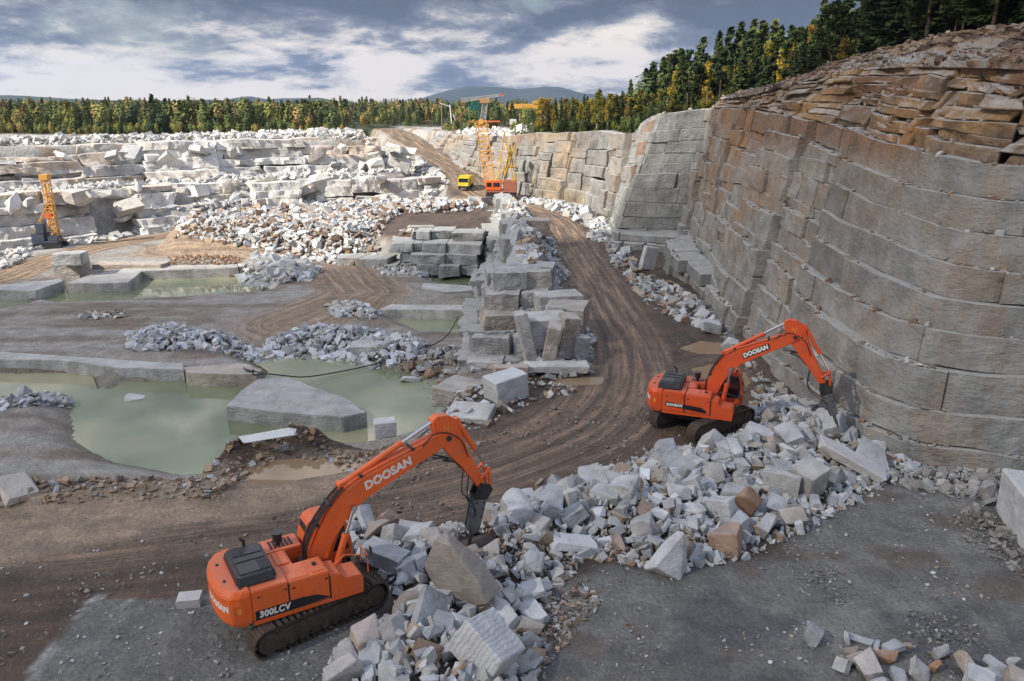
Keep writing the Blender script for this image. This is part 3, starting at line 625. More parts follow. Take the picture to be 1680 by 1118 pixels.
def grow(poly, d):
    c = np.mean(poly, 0); return [tuple(c+(np.array(q)-c)*(1+d/np.linalg.norm(np.array(q)-c))) for q in poly]
for P_ in POOLS: sheet('pool_water', grow(P_, .8), WZ, M_WATER)
# ------------------------------------------------------------------ rocks
def hull_rock(seed, kind='blocky'):
    r = random.Random(seed); bm = bmesh.new(); n = r.randint(11, 18)
    sx, sy, sz = (1, r.uniform(.55, .95), r.uniform(.4, .85))
    if kind == 'slab': sy, sz = r.uniform(.6, .9), r.uniform(.2, .35)
    if kind == 'shard': sy, sz = r.uniform(.4, .7), r.uniform(.3, .5)
    if kind in ('blocky', 'slab'):
        pts = [Vector((i, j, k)) for i in (-1, 1) for j in (-1, 1) for k in (-1, 1)]
        for p in pts:
            for a in range(3): p[a] *= r.uniform(.62, 1.0)
        for _ in range(r.randint(1, 4)):
            i = r.randrange(len(pts)); p = pts.pop(i); a = r.randrange(3); b_ = (a+1) % 3
            q1 = p.copy(); q1[a] *= r.uniform(.1, .6); q2 = p.copy(); q2[b_] *= r.uniform(.1, .6); pts += [q1, q2]
    else:
        pts = []
        while len(pts) < n:
            v = Vector([r.uniform(-1, 1) for _ in range(3)])
            if .55 < v.length < 1.05: pts.append(v)
    ax = Euler((r.uniform(-.25, .25), r.uniform(-.25, .25), 0)).to_matrix()
    vs_ = [bm.verts.new(ax @ Vector((p.x*sx*.5, p.y*sy*.5, p.z*sz*.5))) for p in pts]
    res = bmesh.ops.convex_hull(bm, input=vs_)
    bmesh.ops.delete(bm, geom=[g for g in res['geom_interior'] if isinstance(g, bmesh.types.BMVert)], context='VERTS')
    bmesh.ops.dissolve_limit(bm, angle_limit=R(12), verts=bm.verts, edges=bm.edges)
    bm.normal_update(); return bm
def finish(bm, name, bev=.02, chip=0.0, seed=0):
    if bev: bmesh.ops.bevel(bm, geom=bm.edges[:], offset=bev, segments=1, affect='EDGES', clamp_overlap=True)
    bmesh.ops.triangulate(bm, faces=[f for f in bm.faces if len(f.verts) > 4])
    me = bpy.data.meshes.new(name); bm.to_mesh(me); bm.free(); return me
KINDS = ['blocky']*10+['slab']*4+['shard']*6+['lump']*4
def rough(bm, size=1.0, seed=0, amp=.030, cuts=0.17):
    """break the clean faces of a hull: subdivide, then push points in and out by a rough noise"""
    bmesh.ops.triangulate(bm, faces=bm.faces[:])
    for _ in range(3):
        es = [e for e in bm.edges if e.calc_length() > cuts*size]
        if es: bmesh.ops.subdivide_edges(bm, edges=es, cuts=1); bmesh.ops.triangulate(bm, faces=[f for f in bm.faces if len(f.verts) > 3])
    bm.normal_update(); q = np.array([v.co[:] for v in bm.verts])/size; nn = [v.normal.copy() for v in bm.verts]
    d = fbm(q[:, 0]*3+seed, q[:, 1]*3, q[:, 2]*3, 4, 7, .6)*1.3+.8*(np.round(fbm(q[:, 0]*1.6+seed, q[:, 1]*1.6, q[:, 2]*1.6, 2, 9)*5)/5)
    for v, k_, n_ in zip(bm.verts, d, nn): v.co += n_*float(k_)*amp*size
ROCKS = []
for i, k in enumerate(KINDS):
    bm = hull_rock(100+i, k); bmesh.ops.bevel(bm, geom=bm.edges[:], offset=.018, segments=1, affect='EDGES', clamp_overlap=True); rough(bm, 1.0, i*3.1); ROCKS.append(finish(bm, 'rock', 0))
for m in ROCKS: m.materials.append(M_ROCK)
LOWROCK = []
for i in range(12):
    bm = hull_rock(300+i, ['blocky', 'slab', 'shard'][i % 3]); bmesh.ops.triangulate(bm, faces=bm.faces[:])
    LOWROCK.append((np.array([v.co[:] for v in bm.verts]), np.array([[v.index for v in f.verts] for f in bm.faces]))) if not bm.verts.index_update() else None
    bm.free()
def rotm(n, rng, flat=1.0):
    a, b_, c = rng.uniform(-math.pi, math.pi, n), rng.normal(0, .45*flat, n), rng.normal(0, .45*flat, n)
    ca, sa, cb, sb, cc, sc = np.cos(a), np.sin(a), np.cos(b_), np.sin(b_), np.cos(c), np.sin(c)
    return np.stack([np.stack([ca*cb, ca*sb*sc-sa*cc, ca*sb*cc+sa*sc], -1), np.stack([sa*cb, sa*sb*sc+ca*cc, sa*sb*cc-ca*sc], -1), np.stack([-sb, cb*sc, cb*cc], -1)], -2)
def rubble(name, pts, sizes, cols, label, mat=None, seed=1, group=None, cat='rubble', flat=1.0, sink=.15):
    """one uncountable heap: many small stones in one mesh"""
    rng = np.random.default_rng(seed); pts = np.asarray(pts, float); sizes = np.asarray(sizes, float); n = len(pts)
    which = rng.integers(0, len(LOWROCK), n); Rm = rotm(n, rng, flat); Vs, Fs, Cs, o = [], [], [], 0
    cols = np.asarray(cols, float); ci = rng.integers(0, len(cols), n); cv = cols[ci]*rng.uniform(.8, 1.2, (n, 1))
    for k, (V, F) in enumerate(LOWROCK):
        m = np.nonzero(which == k)[0]
        if not len(m): continue
        v = np.einsum('nij,vj->nvi', Rm[m], V)*sizes[m][:, None, None]*rng.uniform(.85, 1.15, (len(m), 1, 3)); v += pts[m][:, None, :]; v[..., 2] += (sizes[m]*(.25-sink))[:, None]
        Vs.append(v.reshape(-1, 3)); Fs.append((F[None]+(np.arange(len(m))*len(V))[:, None, None]+o).reshape(-1, 3)); o += len(m)*len(V)
        Cs.append(np.repeat(cv[m], len(V), 0))
    V = np.concatenate(Vs); me = npmesh(name, V, np.concatenate(Fs), {'Col': np.concatenate(Cs), 'stain': np.zeros(len(V))})
    return tag(link(name, me, mat or M_RUBBLE), label, cat, group, 'stuff')
def in_poly(poly, n, rng, edge=0.0):
    p = np.array(poly); lo, hi = p.min(0), p.max(0); out = []
    while sum(len(o) for o in out) < n:
        q = rng.uniform(lo, hi, (n*2, 2)); s = sdf(poly, q[:, 0], q[:, 1]); out.append(q[s > edge])
    return np.concatenate(out)[:n]
def heap(name, poly, n, smin, smax, cols, label, h=0.0, seed=1, mat=None, power=2.2, **kw):
    rng = np.random.default_rng(seed); q = in_poly(poly, n, rng); q = q[clear(q[:, 0], q[:, 1])]; n = len(q); s = sdf(poly, q[:, 0], q[:, 1])
    z = H(q[:, 0], q[:, 1])+h*smooth(0, max(.5, kw.pop('ew', 2.0)), s)
    sz = smin+(smax-smin)*rng.random(n)**power
    return rubble(name, np.c_[q, z], sz, cols, label, mat, seed, **kw)
GR = [(.33, .34, .35), (.40, .41, .42), (.46, .47, .48), (.30, .30, .29), (.38, .36, .33)]
WH = [(.52, .51, .48), (.46, .45, .43), (.58, .57, .54), (.40, .40, .40), (.50, .46, .40)]
BRN = [(.24, .15, .09), (.17, .11, .075), (.30, .22, .15), (.2, .17, .14)]
# --- front pile : individual stones
def heapz(x, y): return H(x, y)
rng = np.random.default_rng(11)
placed = []
def try_place(poly, n, smin, smax, power, edge, tries=40000, dens=.40):
    q = in_poly(poly, tries, rng, edge); q = q[clear(q[:, 0], q[:, 1])]; k = 0; out = []
    for (x, y) in q:
        if k >= n: break
        s = smin+(smax-smin)*rng.random()**power
        if any((x-a)**2+(y-b_)**2 < (dens*(s+c))**2 for a, b_, c in placed): continue
        placed.append((x, y, s)); out.append((x, y, s)); k += 1
    return out
SPECIAL = []   # (x, y, radius) keep-outs filled by the named rocks
def special(name, label, px, py, dims, rot, sink=.25, mat=None, kind='blocky', seed=1, z=None, cat='rock', pts=None):
    """a rock that can be told apart: centre foot at photo pixel, dims in metres"""
    zz_ = 0.0 if z is None else z
    for _ in range(3):
        x, y = P(px, py, zz_)
        if z is None: zz_ = Hs(x, y)
    if pts is None: bm = hull_rock(seed, kind)
    else:
        bm = bmesh.new(); vs_ = [bm.verts.new((a*.5, b_*.5, c*.5)) for a, b_, c in pts]; bmesh.ops.convex_hull(bm, input=vs_); bmesh.ops.dissolve_limit(bm, angle_limit=R(5), verts=bm.verts, edges=bm.edges)
    bb = [max(abs(v.co[i]) for v in bm.verts)*2 for i in range(3)]
    for v in bm.verts: v.co = Vector([v.co[i]/bb[i]*dims[i] for i in range(3)])
    bmesh.ops.bevel(bm, geom=bm.edges[:], offset=min(dims)*.03, segments=1, affect='EDGES', clamp_overlap=True); rough(bm, sum(dims)/3, len(label)*1.7, .022, .13)
    me = finish(bm, name, 0)
    o = link(name, me, mat or M_ROCK); o.rotation_euler = [R(a) for a in rot]
    bpy.context.view_layer.update() if False else None
    M = Euler(o.rotation_euler).to_matrix(); lowz = min((M @ v.co).z for v in me.vertices)
    o.location = (x, y, zz_-lowz-sink); tag(o, label, cat)
    placed.append((x, y, max(dims[:2])*.95)); return o
M_BROWNROCK = rock_mat('brown_faced_granite', mult=(.62, .55, .47), objspace=True, streak=.2, hewn=.5, dust=.25, scale=1.6, dust_hilite=(.3, .25, .2))
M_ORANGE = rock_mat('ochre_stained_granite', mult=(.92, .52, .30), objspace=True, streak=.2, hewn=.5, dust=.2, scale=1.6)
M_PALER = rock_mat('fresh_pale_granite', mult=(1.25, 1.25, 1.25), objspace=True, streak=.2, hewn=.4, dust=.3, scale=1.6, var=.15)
M_RIBBED, t, b = newmat('drill_ribbed_granite')
p_ = objc(t); sp_ = N(t, 'ShaderNodeSeparateXYZ'); t.links.new(p_, sp_.inputs[0])
rib = mth(t, 'SINE', mth(t, 'ADD', mth(t, 'MULTIPLY', sp_.outputs[0], 38.0), mth(t, 'MULTIPLY', noise(t, p_, 1.8, 5), 14.0)))
cc_ = mixc(t, 1.0, ramp(t, [(.3, (.40, .405, .41)), (.7, (.52, .52, .515))], noise(t, p_, 2.0, 6)), ramp(t, [(.0, gray(.93)), (1, gray(1.04))], mth(t, 'MULTIPLY_ADD', rib, .5, .5)), 'MULTIPLY')
t.links.new(cc_, b.inputs['Base Color']); b.inputs['Roughness'].default_value = .8
bump(t, b, mth(t, 'ADD', mth(t, 'MULTIPLY', rib, .16), noise(t, p_, 5, 7, .65)), .8, .06)
BOX = [(a, b_, c) for a in (-1, 1) for b_ in (-1, 1) for c in (-1, 1)]
special('boulder', 'big upright brown faced boulder standing among grey stones under the near hammer', 752, 985, (1.9, 1.15, 2.7), (8, -24, -28), .35, M_BROWNROCK, pts=[(-1, -.8, -1), (1, -.9, -.9), (.95, .8, -1), (-1, .9, -.9), (-1, -.7, .35), (-.75, .7, .5), (.55, -.6, .8), (-.1, -.5, 1.0), (.0, .6, .95), (.9, .5, -.1), (1, -.7, -.3)])
special('granite_block', 'large pale block with ribbed drill marks at the bottom of the near pile', 800, 1095, (1.7, 1.5, 1.2), (-14, 30, -38), .3, M_RIBBED, pts=[(-1, -1, -1), (1, -1, -1), (1, 1, -1), (-1, 1, -1), (-1, -1, 1), (.9, -1, 1), (1, .9, .9), (-.9, 1, 1)])
special('granite_block', 'pointed grey pyramid shaped block at the lower edge of the pile', 1094, 938, (1.55, 1.3, 1.75), (0, 0, 20), .15, M_ROCK, pts=[(-1, -.6, -.2), (.3, -1, -1), (1, -.3, -.6), (.9, 1, -1), (-.9, .9, -1), (.75, -.2, 1), (.6, .3, .9), (-.2, .4, .3)])
special('boulder', 'rounded rust orange boulder with white scratches in the front of the pile', 1216, 845, (1.75, 1.2, 1.55), (0, 0, 15), .25, M_ORANGE, kind='lump', seed=41)
special('granite_block', 'smooth grey cube shaped block at the right end of the pile', 1322, 812, (1.35, 1.2, 1.5), (14, -10, 35), .2, M_ROCK, pts=BOX)
special('granite_slab', 'long tilted slab with white dusty top beside the far hammer', 1395, 775, (3.6, 1.9, .75), (-4, 16, -32), .1, M_PALER, kind='slab', seed=44)
special('granite_slab', 'flat leaning slab shaped like a shark fin against the foot of the wall', 1432, 770, (1.9, .3, 1.5), (-35, 10, -25), .15, M_ROCK, pts=[(-1, -1, -1), (1, -1, -1), (1, 1, -1), (-1, 1, -1), (-.8, -1, 1), (-.8, 1, 1), (.3, -1, .6), (.3, 1, .6)])
special('granite_slab', 'wide pale wedge slab lying on small brown stones at the pile edge', 940, 905, (2.2, 1.0, .6), (10, 14, 8), -.05, M_PALER, kind='slab', seed=46)
special('granite_block', 'long flat grey block with cut face behind the near crawler track', 632, 925, (1.7, .9, .65), (0, 8, -25), .1, M_ROCK, pts=BOX)
special('boulder', 'pale boulder with sharp ridge standing on the slope right of the near crawler', 605, 1068, (1.2, 1.0, 1.4), (10, 0, 40), .2, M_PALER, kind='blocky', seed=48)
special('boulder', 'tan blotched boulder between white blocks low in the near pile', 700, 1085, (1.15, 1.0, 1.1), (0, 10, 10), .2, M_BROWNROCK, kind='lump', seed=49)
special('boulder', 'squat light brown boulder in the middle of the near pile', 672, 1005, (1.25, .9, 1.0), (0, 0, 0), .15, M_BROWNROCK, kind='lump', seed=50)
special('granite_block', 'great cut block with rough ribbed side at the right edge', 1748, 880, (4.2, 3.6, 2.1), (0, 0, -14), .15, M_RIBBED, pts=BOX)
special('boulder', 'dark angular boulder beside the great cut block at the right edge', 1618, 815, (1.1, .9, .9), (0, 10, 30), .1, M_ROCK, seed=52)
special('boulder', 'golden brown faceted boulder in the row at the bottom right', 1455, 1085, (.75, .6, .55), (0, 0, 10), .08, M_ORANGE, kind='lump', seed=53)
special('granite_slab', 'long flat pale stone lying left of the golden boulder', 1412, 1054, (.95, .35, .25), (0, 12, -25), .03, M_ROCK, kind='slab', seed=54)
special('boulder', 'tan low boulder under the long flat stone', 1398, 1072, (.6, .4, .32), (0, 0, 0), .05, M_BROWNROCK, kind='lump', seed=55)
special('boulder', 'tan boulder leading the bottom right row of stones', 1528, 1098, (.65, .5, .55), (0, 0, 50), .08, M_ORANGE, kind='lump', seed=56)
special('granite_block', 'pale cut cube beside the rear of the near digger', 312, 990, (.8, .6, .35), (0, 0, 10), .05, M_PALER, pts=BOX)
big = try_place(HEAP_A, 70, .95, 1.5, 1.5, .3, dens=.34)+try_place(HEAP_A, 205, .5, 1.0, 1.2, .1, dens=.33)
tail = PP([(1330, 1050), (1560, 1075), (1680, 1090), (1680, 1150), (1500, 1150), (1380, 1110)], 0)
placed2 = try_place(tail, 20, .4, .8, 1.1, 0)
GRP = 'broken granite stones of the front pile'
def stones(lst, label, group, raise_=0.0):
    for i, (x, y, s) in enumerate(lst):
        me = ROCKS[rng.integers(0, len(ROCKS))]
        o = link('rock', me); f = 1.25*s
        o.scale = (f*rng.uniform(.85, 1.2), f*rng.uniform(.85, 1.2), f*rng.uniform(.85, 1.25))
        o.rotation_euler = (rng.normal(0, .42), rng.normal(0, .42), rng.uniform(0, 6.28))
        o.location = (x, y, Hs(x, y)+s*.2+rng.uniform(0, .22)+raise_); tag(o, label, 'rock', group)
stones(big, 'large angular grey granite rock in the broken pile between the two diggers', 'large rocks of the broken pile')
# --- stones in the tail and single stones about the place
stones(placed2, 'small rough stone in the short row at the bottom right corner', 'stones of the bottom right row')
FINE = PP([(540, 880), (600, 846), (690, 874), (760, 855), (850, 815), (960, 783), (1060, 748), (1150, 730), (1232, 700), (1236, 645), (1335, 660), (1460, 745), (1520, 775), (1420, 815), (1300, 880), (1215, 920), (1100, 940), (960, 920), (905, 970), (885, 1060), (885, 1250), (500, 1250), (540, 1095), (640, 960), (590, 920)], 0)
heap('small_stones', FINE, 1500, .35, .85, GR+GR+BRN[2:3], 'middling broken grey stones under the large rocks of the front pile', .2, 20, flat=2, power=1.3)
heap('small_stones', FINE, 3800, .12, .5, GR+GR+BRN[2:3], 'small broken grey stones filling the gaps of the front pile', .12, 21, flat=2)
heap('small_stones', PP([(780, 870), (900, 860), (1080, 860), (1220, 870), (1210, 915), (1100, 935), (960, 920), (900, 985), (840, 960)], 0), 1300, .08, .42, BRN+[(.36, .33, .29)]*2, 'small brown and tan stones along the dirty edge of the pile', .1, 22, flat=2)
# stone chips on the dark platform
chips_ = in_poly(SLAB_R, 5200, rng); w_ = fbm(chips_[:, 0]*.5, chips_[:, 1]*.5, 0, 4, 71); chips_ = chips_[w_ > .02]
rubble('stone_chips', np.c_[chips_, H(chips_[:, 0], chips_[:, 1])], .03+.16*rng.random(len(chips_))**4, GR+[(.16, .15, .14)]*5+BRN, 'pale stone chips scattered on the dark rock platform', None, 23, cat='stone chips', sink=.1)
chips_ = in_poly(SLAB_L, 1100, rng)
rubble('stone_chips', np.c_[chips_, H(chips_[:, 0], chips_[:, 1])], .03+.14*rng.random(len(chips_))**4, GR+[(.16, .15, .14)]*3, 'pale stone chips scattered on the rock slab behind the near digger', None, 24, cat='stone chips', sink=.1)
chips_ = np.concatenate([in_poly(PP([(0, 900), (300, 880), (500, 870), (330, 980), (160, 980), (0, 1118)], 0), 260, rng), in_poly(PP([(860, 820), (1060, 700), (1080, 640), (1230, 600), (1200, 720), (1000, 780)], 0), 260, rng)])
rubble('stone_chips', np.c_[chips_, H(chips_[:, 0], chips_[:, 1])], .03+.16*rng.random(len(chips_))**4, GR+[(.16, .13, .10)]*4, 'pale stone chips trodden into the brown mud', None, 25, cat='stone chips', sink=.1)
MUDP = PP([(-60, 800), (340, 790), (640, 770), (760, 690), (960, 660), (1120, 560), (1240, 600), (1230, 650), (1060, 745), (850, 815), (690, 860), (560, 850), (330, 990), (160, 1000), (-60, 1130)], 0)
chips_ = in_poly(MUDP, 9000, rng); w_ = fbm(chips_[:, 0]*.35, chips_[:, 1]*.35, 0, 4, 73); keep_ = (w_ > .05) & clear(chips_[:, 0], chips_[:, 1]) & (sdf(POND_L, chips_[:, 0], chips_[:, 1]) < 0) & (H(chips_[:, 0], chips_[:, 1]) > -.5); chips_ = chips_[keep_]
rubble('mud_clods', np.c_[chips_, H(chips_[:, 0], chips_[:, 1])], .04+.22*rng.random(len(chips_))**4, [(.12, .085, .063), (.10, .07, .052), (.155, .118, .09), (.2, .17, .145)], 'clods of brown earth lying in the churned mud', None, 57, cat='clods', sink=.2)
# --- foot of the right wall
heap('fallen_stones', PP([(1450, 770), (1600, 765), (1690, 770), (1690, 850), (1620, 830), (1480, 800)], 0), 420, .12, .7, [(.27, .27, .26), (.22, .2, .18), (.3, .28, .25)], 'fallen stones and earth at the foot of the right wall', .25, 26)
heap('fallen_stones', PP([(1600, 830), (1690, 880), (1690, 960), (1600, 900), (1560, 850)], 0), 300, .08, .4, [(.2, .19, .17), (.16, .14, .12)], 'dark gravel beside the great cut block', .1, 27)
heap('fallen_stones', [P(x, y, 0) for x, y in ((985, 395), (1010, 390), (1060, 455), (1110, 470), (1180, 520), (1235, 590), (1290, 650), (1250, 655), (1200, 560), (1120, 530), (1060, 500), (1010, 440))], 900, .15, 1.3, GR+BRN[1:], 'fallen grey stones along the wall side of the haul road', .3, 28, power=3)
heap('fallen_stones', [(12.8, 100), (14, 110), (11.5, 126), (8, 131), (3.5, 138), (2, 140), (1.5, 136), (5, 128), (9, 120), (11, 108), (10.5, 100)], 520, .3, 2.0, GR, 'pale fallen blocks at the foot of the far right faces', .4, 29, power=3)
# --- ledge stones
heap('rubble_heap', [(-.2, 69), (3.3, 68), (5.4, 76), (5.6, 95), (4.2, 112), (.8, 126), (-2.8, 127), (-1.0, 95)], 1500, .2, 1.5, GR+WH[:1]+BRN[2:3], 'grey rubble lying along the top of the ledge beside the road', .2, 30, power=2.6)
heap('rubble_heap', [(0.5, 80), (4.5, 78), (4.6, 86), (1.0, 88)], 420, .2, .9, [(.2, .10, .05), (.26, .15, .09), (.3, .26, .2)], 'rust brown stones in the middle of the ledge', .45, 31)
heap('rubble_heap', [(-1.2, 86), (1.6, 85), (1.4, 92), (-1.0, 93)], 200, .4, 1.5, WH, 'white stones spilled on the ledge', .6, 32)
heap('rubble_heap', PP([(640, 700), (700, 640), (760, 620), (860, 605), (965, 600), (950, 640), (880, 665), (800, 700), (700, 730)], 0), 420, .12, .8, GR+BRN[1:], 'grey stones at the near foot of the ledge', .1, 33, power=3)
# --- pit heaps
def Z3(pts): return PP(pts, -3.2)
heap('rubble_heap', Z3([(205, 555), (290, 540), (420, 560), (520, 540), (600, 545), (690, 560), (700, 590), (600, 590), (480, 580), (330, 580), (220, 580)]), 1500, .25, 1.1, GR+[(.50, .52, .56)]*2, 'long low heap of blue grey stones on the pit floor between the pools', .5, 34, power=1.8)
heap('rubble_heap', Z3([(535, 505), (600, 500), (625, 515), (610, 528), (550, 525)]), 330, .25, 1.0, GR+WH, 'small heap of white stones beside the square pool', .5, 35)
heap('rubble_heap', Z3([(390, 440), (430, 430), (500, 435), (522, 450), (500, 466), (440, 470), (400, 455)]), 420, .5, 2.0, GR+WH, 'heap of large pale blocks at the end of the back pool', .8, 36, power=1.5)
heap('rubble_heap', Z3([(612, 440), (700, 436), (720, 445), (700, 455), (630, 455)]), 380, .2, .9, GR+WH, 'low heap of pale stones beside the terrace', .4, 37)
heap('rubble_heap', Z3([(0, 650), (60, 640), (118, 628), (112, 655), (60, 668), (0, 680)]), 260, .25, .95, GR+[(.5, .51, .53)], 'grey stones heaped in the water at the left edge', .5, 38)
heap('rubble_heap', Z3([(130, 520), (210, 515), (215, 525), (140, 530)]), 80, .3, 1.0, WH+BRN, 'a few pale stones on the left pit floor', .1, 39)
heap('rubble_heap', Z3([(640, 590), (750, 570), (752, 640), (690, 640), (650, 615)]), 330, .15, .9, GR+BRN, 'stones and mud where the ledge meets the near pool', .25, 40, power=3)
heap('rubble_heap', Z3([(0, 415), (40, 405), (50, 425), (0, 450)]), 200, .3, 1.5, WH, 'white stones at the left edge of the pit road', .4, 41)
heap('rust_stones', Z3([(275, 425), (395, 425), (400, 446), (290, 448)]), 700, .15, .6, [(.30, .15, .07), (.24, .13, .07), (.35, .25, .17)], 'bank of rusty orange stones above the back pool', .5, 42)
heap('rubble_heap', [(-20, 100), (-34, 107), (-45, 111), (-50, 116), (-48, 121), (-44, 127), (-33, 133), (-22, 137), (-13, 135), (-5, 133), (-4, 128), (-7, 126), (-17, 122), (-19, 108)], 6500, .25, 1.5, WH+GR[1:3]+BRN[:3], 'long slope of white and brown rubble between the pit and the bench road', .5, 43, power=2.6, mat=M_RUBBLE)
heap('rubble_heap', [(-17, 100), (-33, 107), (-48, 112), (-42, 118), (-30, 116), (-18, 112)], 1500, .2, 1.3, BRN+WH, 'brown rubble at the foot of the long slope', .2, 44, power=2.6)
heap('rubble_heap', [(-15, 143), (-12, 152), (-14.5, 163), (-20, 171.5), (-25, 181), (-30, 193), (-38, 207), (-36, 190), (-28, 170), (-22, 160), (-19, 150)], 3000, .3, 2.0, WH, 'white rubble slope left of the haul ramp', .5, 45, power=2.4)
heap('rubble_heap', [(-50, 134), (-54, 129), (-50, 129), (-40, 136), (-26, 140), (-22, 143), (-40, 141)], 800, .3, 1.8, WH+GR[1:3], 'white blocks along the foot of the pale face', .3, 46, power=2.6)
heap('rubble_heap', [(-26, 147), (-42, 144), (-55, 137), (-66, 126), (-80, 113), (-92, 112), (-76, 128), (-60, 143), (-40, 154), (-22, 160)], 2600, .2, 1.9, WH, 'white rubble spread over the upper bench', .3, 47, power=3)
heap('rubble_heap', [(-24, 170), (-42, 165), (-64, 155), (-81, 140), (-98, 129), (-140, 104), (-145, 112), (-100, 140), (-80, 152), (-60, 168), (-42, 196), (-37, 196), (-31, 178)], 5200, .25, 1.9, WH+[(.62, .61, .58)]*2, 'band of white stones along the quarry rim below the far forest', .7, 48, power=2.2)
heap('rubble_heap', [(-40, 200), (-46, 190), (-50, 206), (-44, 214)], 400, .3, 1.8, WH, 'white stones beside the top of the haul ramp', .3, 49)
heap('rubble_heap', [(-13, 195), (-5, 175), (-1, 163), (4, 160), (6, 190), (-8, 215)], 1500, .3, 2.0, WH+[(.5, .42, .3)], 'sandy white rubble behind the crane', .3, 50)
heap('rubble_heap', [(-54, 130), (-64, 120), (-74, 110), (-82, 101), (-100, 88), (-98, 85), (-72, 108), (-60, 118)], 450, .3, 1.8, WH, 'white blocks at the foot of the left pale face', .2, 51)
# rim bank stones
heap('rim_stones', [(-26, 30.8), (-17.5, 31.6), (-12.9, 31.8), (-12.2, 35.6), (-11, 36.7), (-7.6, 34.6), (-4.5, 35.4), (-4.8, 37.5), (-8, 36.7), (-11.4, 38.8), (-14, 37), (-14.6, 33.8), (-24, 33.4)], 1100, .08, .5, GR[:1]+BRN+BRN, 'clods and stones in the brown bank of the near pool', .05, 52)
# crane pad edge : a row of white blocks
for i in range(5):
    me = ROCKS[i]; o = link('edge_block', me, None); o.scale = (2.6, 1.8, 2.2); o.location = (-11.5+i*1.75, 131.5+.25*(i % 2), Hs(-11.5+i*1.75, 131.5)+.5); o.rotation_euler = (0, 0, .2*i); tag(o, 'pale squared block in the row left of the crane', 'block', 'row of pale blocks at the crane pad')

# ------------------------------------------------------------------ cut slabs and blocks in the pit and at the ledge
def prism(name, poly, z0, z1, mat, label, cat='rock slab', bev=.05, tilt=(0, 0), res=.6):
    """a cut slab: footprint polygon (x, y), z0..z1"""
    bm = bmesh.new(); vs_ = [bm.verts.new((x, y, z1)) for x, y in poly]; f = bm.faces.new(vs_)
    if f.normal.z < 0: f.normal_flip(); 
    bm.normal_update()
    if f.normal.z < 0: f.normal_flip()
    r = bmesh.ops.extrude_face_region(bm, geom=[f]); nv = [g for g in r['geom'] if isinstance(g, bmesh.types.BMVert)]
    for v in nv: v.co.z = z0
    bmesh.ops.subdivide_edges(bm, edges=[e for e in bm.edges if e.calc_length() > 2.5], cuts=3)
    bmesh.ops.triangulate(bm, faces=[f for f in bm.faces if len(f.verts) > 4])
    for v in bm.verts:
        dx = .22*fbm(np.array([v.co.x*.9]), np.array([v.co.y*.9]), 0, 3, 91)[0]; dy = .22*fbm(np.array([v.co.x*.9+50]), np.array([v.co.y*.9]), 0, 3, 92)[0]; v.co.x += float(dx); v.co.y += float(dy); v.co.z += .35*float(dx)
    bmesh.ops.recalc_face_normals(bm, faces=bm.faces)
    c = Vector((sum(p[0] for p in poly)/len(poly), sum(p[1] for p in poly)/len(poly), z0))
    for v in bm.verts:
        v.co -= c
        if v.co.z > .01: v.co.z += tilt[0]*v.co.x+tilt[1]*v.co.y
    bmesh.ops.bevel(bm, geom=[e for e in bm.edges if len(e.link_faces) == 2 and e.calc_face_angle(0) > .6], offset=bev, segments=2, affect='EDGES', clamp_overlap=True)
    me = bpy.data.meshes.new(name); bm.to_mesh(me); bm.free()
    o = link(name, me, mat); o.location = c; tag(o, label, cat); return o
M_SLAB = rock_mat('sawn_granite', mult=(1.08, 1.05, 1.0), objspace=True, streak=.8, hewn=.74, dust=.45, scale=.9, var=.42, dust_hilite=(.44, .41, .37))
zs = -3.0
prism('granite_slab', PP([(372, 668), (395, 642), (425, 621), (468, 618), (520, 636), (565, 655), (603, 678), (560, 687), (470, 680)], zs), -4.6, -2.95, M_SLAB, 'broad pale slab lying like a raft in the middle of the near pool', tilt=(0, -.01))
prism('granite_ledge', PP([(-80, 572), (0, 576), (160, 588), (300, 596), (302, 607), (200, 604), (100, 592), (-80, 588)], zs), -4.6, -3.0, M_SLAB, 'long low sawn ledge behind the near pool at the left')
prism('granite_ledge', PP([(302, 603), (390, 597), (432, 606), (422, 616), (304, 614)], zs), -4.6, -2.95, M_SLAB, 'sawn ledge with the black hose end behind the near pool')
prism('granite_ledge', PP([(577, 562), (600, 554), (668, 558), (650, 572), (576, 572)], zs), -4.6, -2.9, M_SLAB, 'grey ledge at the right end of the stone heap by the pool')
prism('granite_ledge', PP([(-30, 470), (40, 466), (98, 459), (104, 463), (57, 479), (-30, 477)], zs), -4.6, -2.9, M_SLAB, 'pale sawn ledge at the left end of the back pool')
prism('granite_ledge', PP([(107, 466), (157, 467), (211, 465), (232, 447), (390, 441), (390, 435), (225, 438), (150, 452)], zs), -4.6, -2.9, M_SLAB, 'long pale ledge along the back edge of the back pool')
prism('granite_ledge', PP([(694, 467), (776, 472), (776, 480), (728, 483), (692, 474)], zs), -4.4, -2.8, M_SLAB, 'flat sawn ledge between the two small pools')
prism('granite_ledge', PP([(620, 508), (768, 510), (768, 500), (640, 500)], zs), -4.6, -3.0, M_SLAB, 'thin ledge behind the square pool')
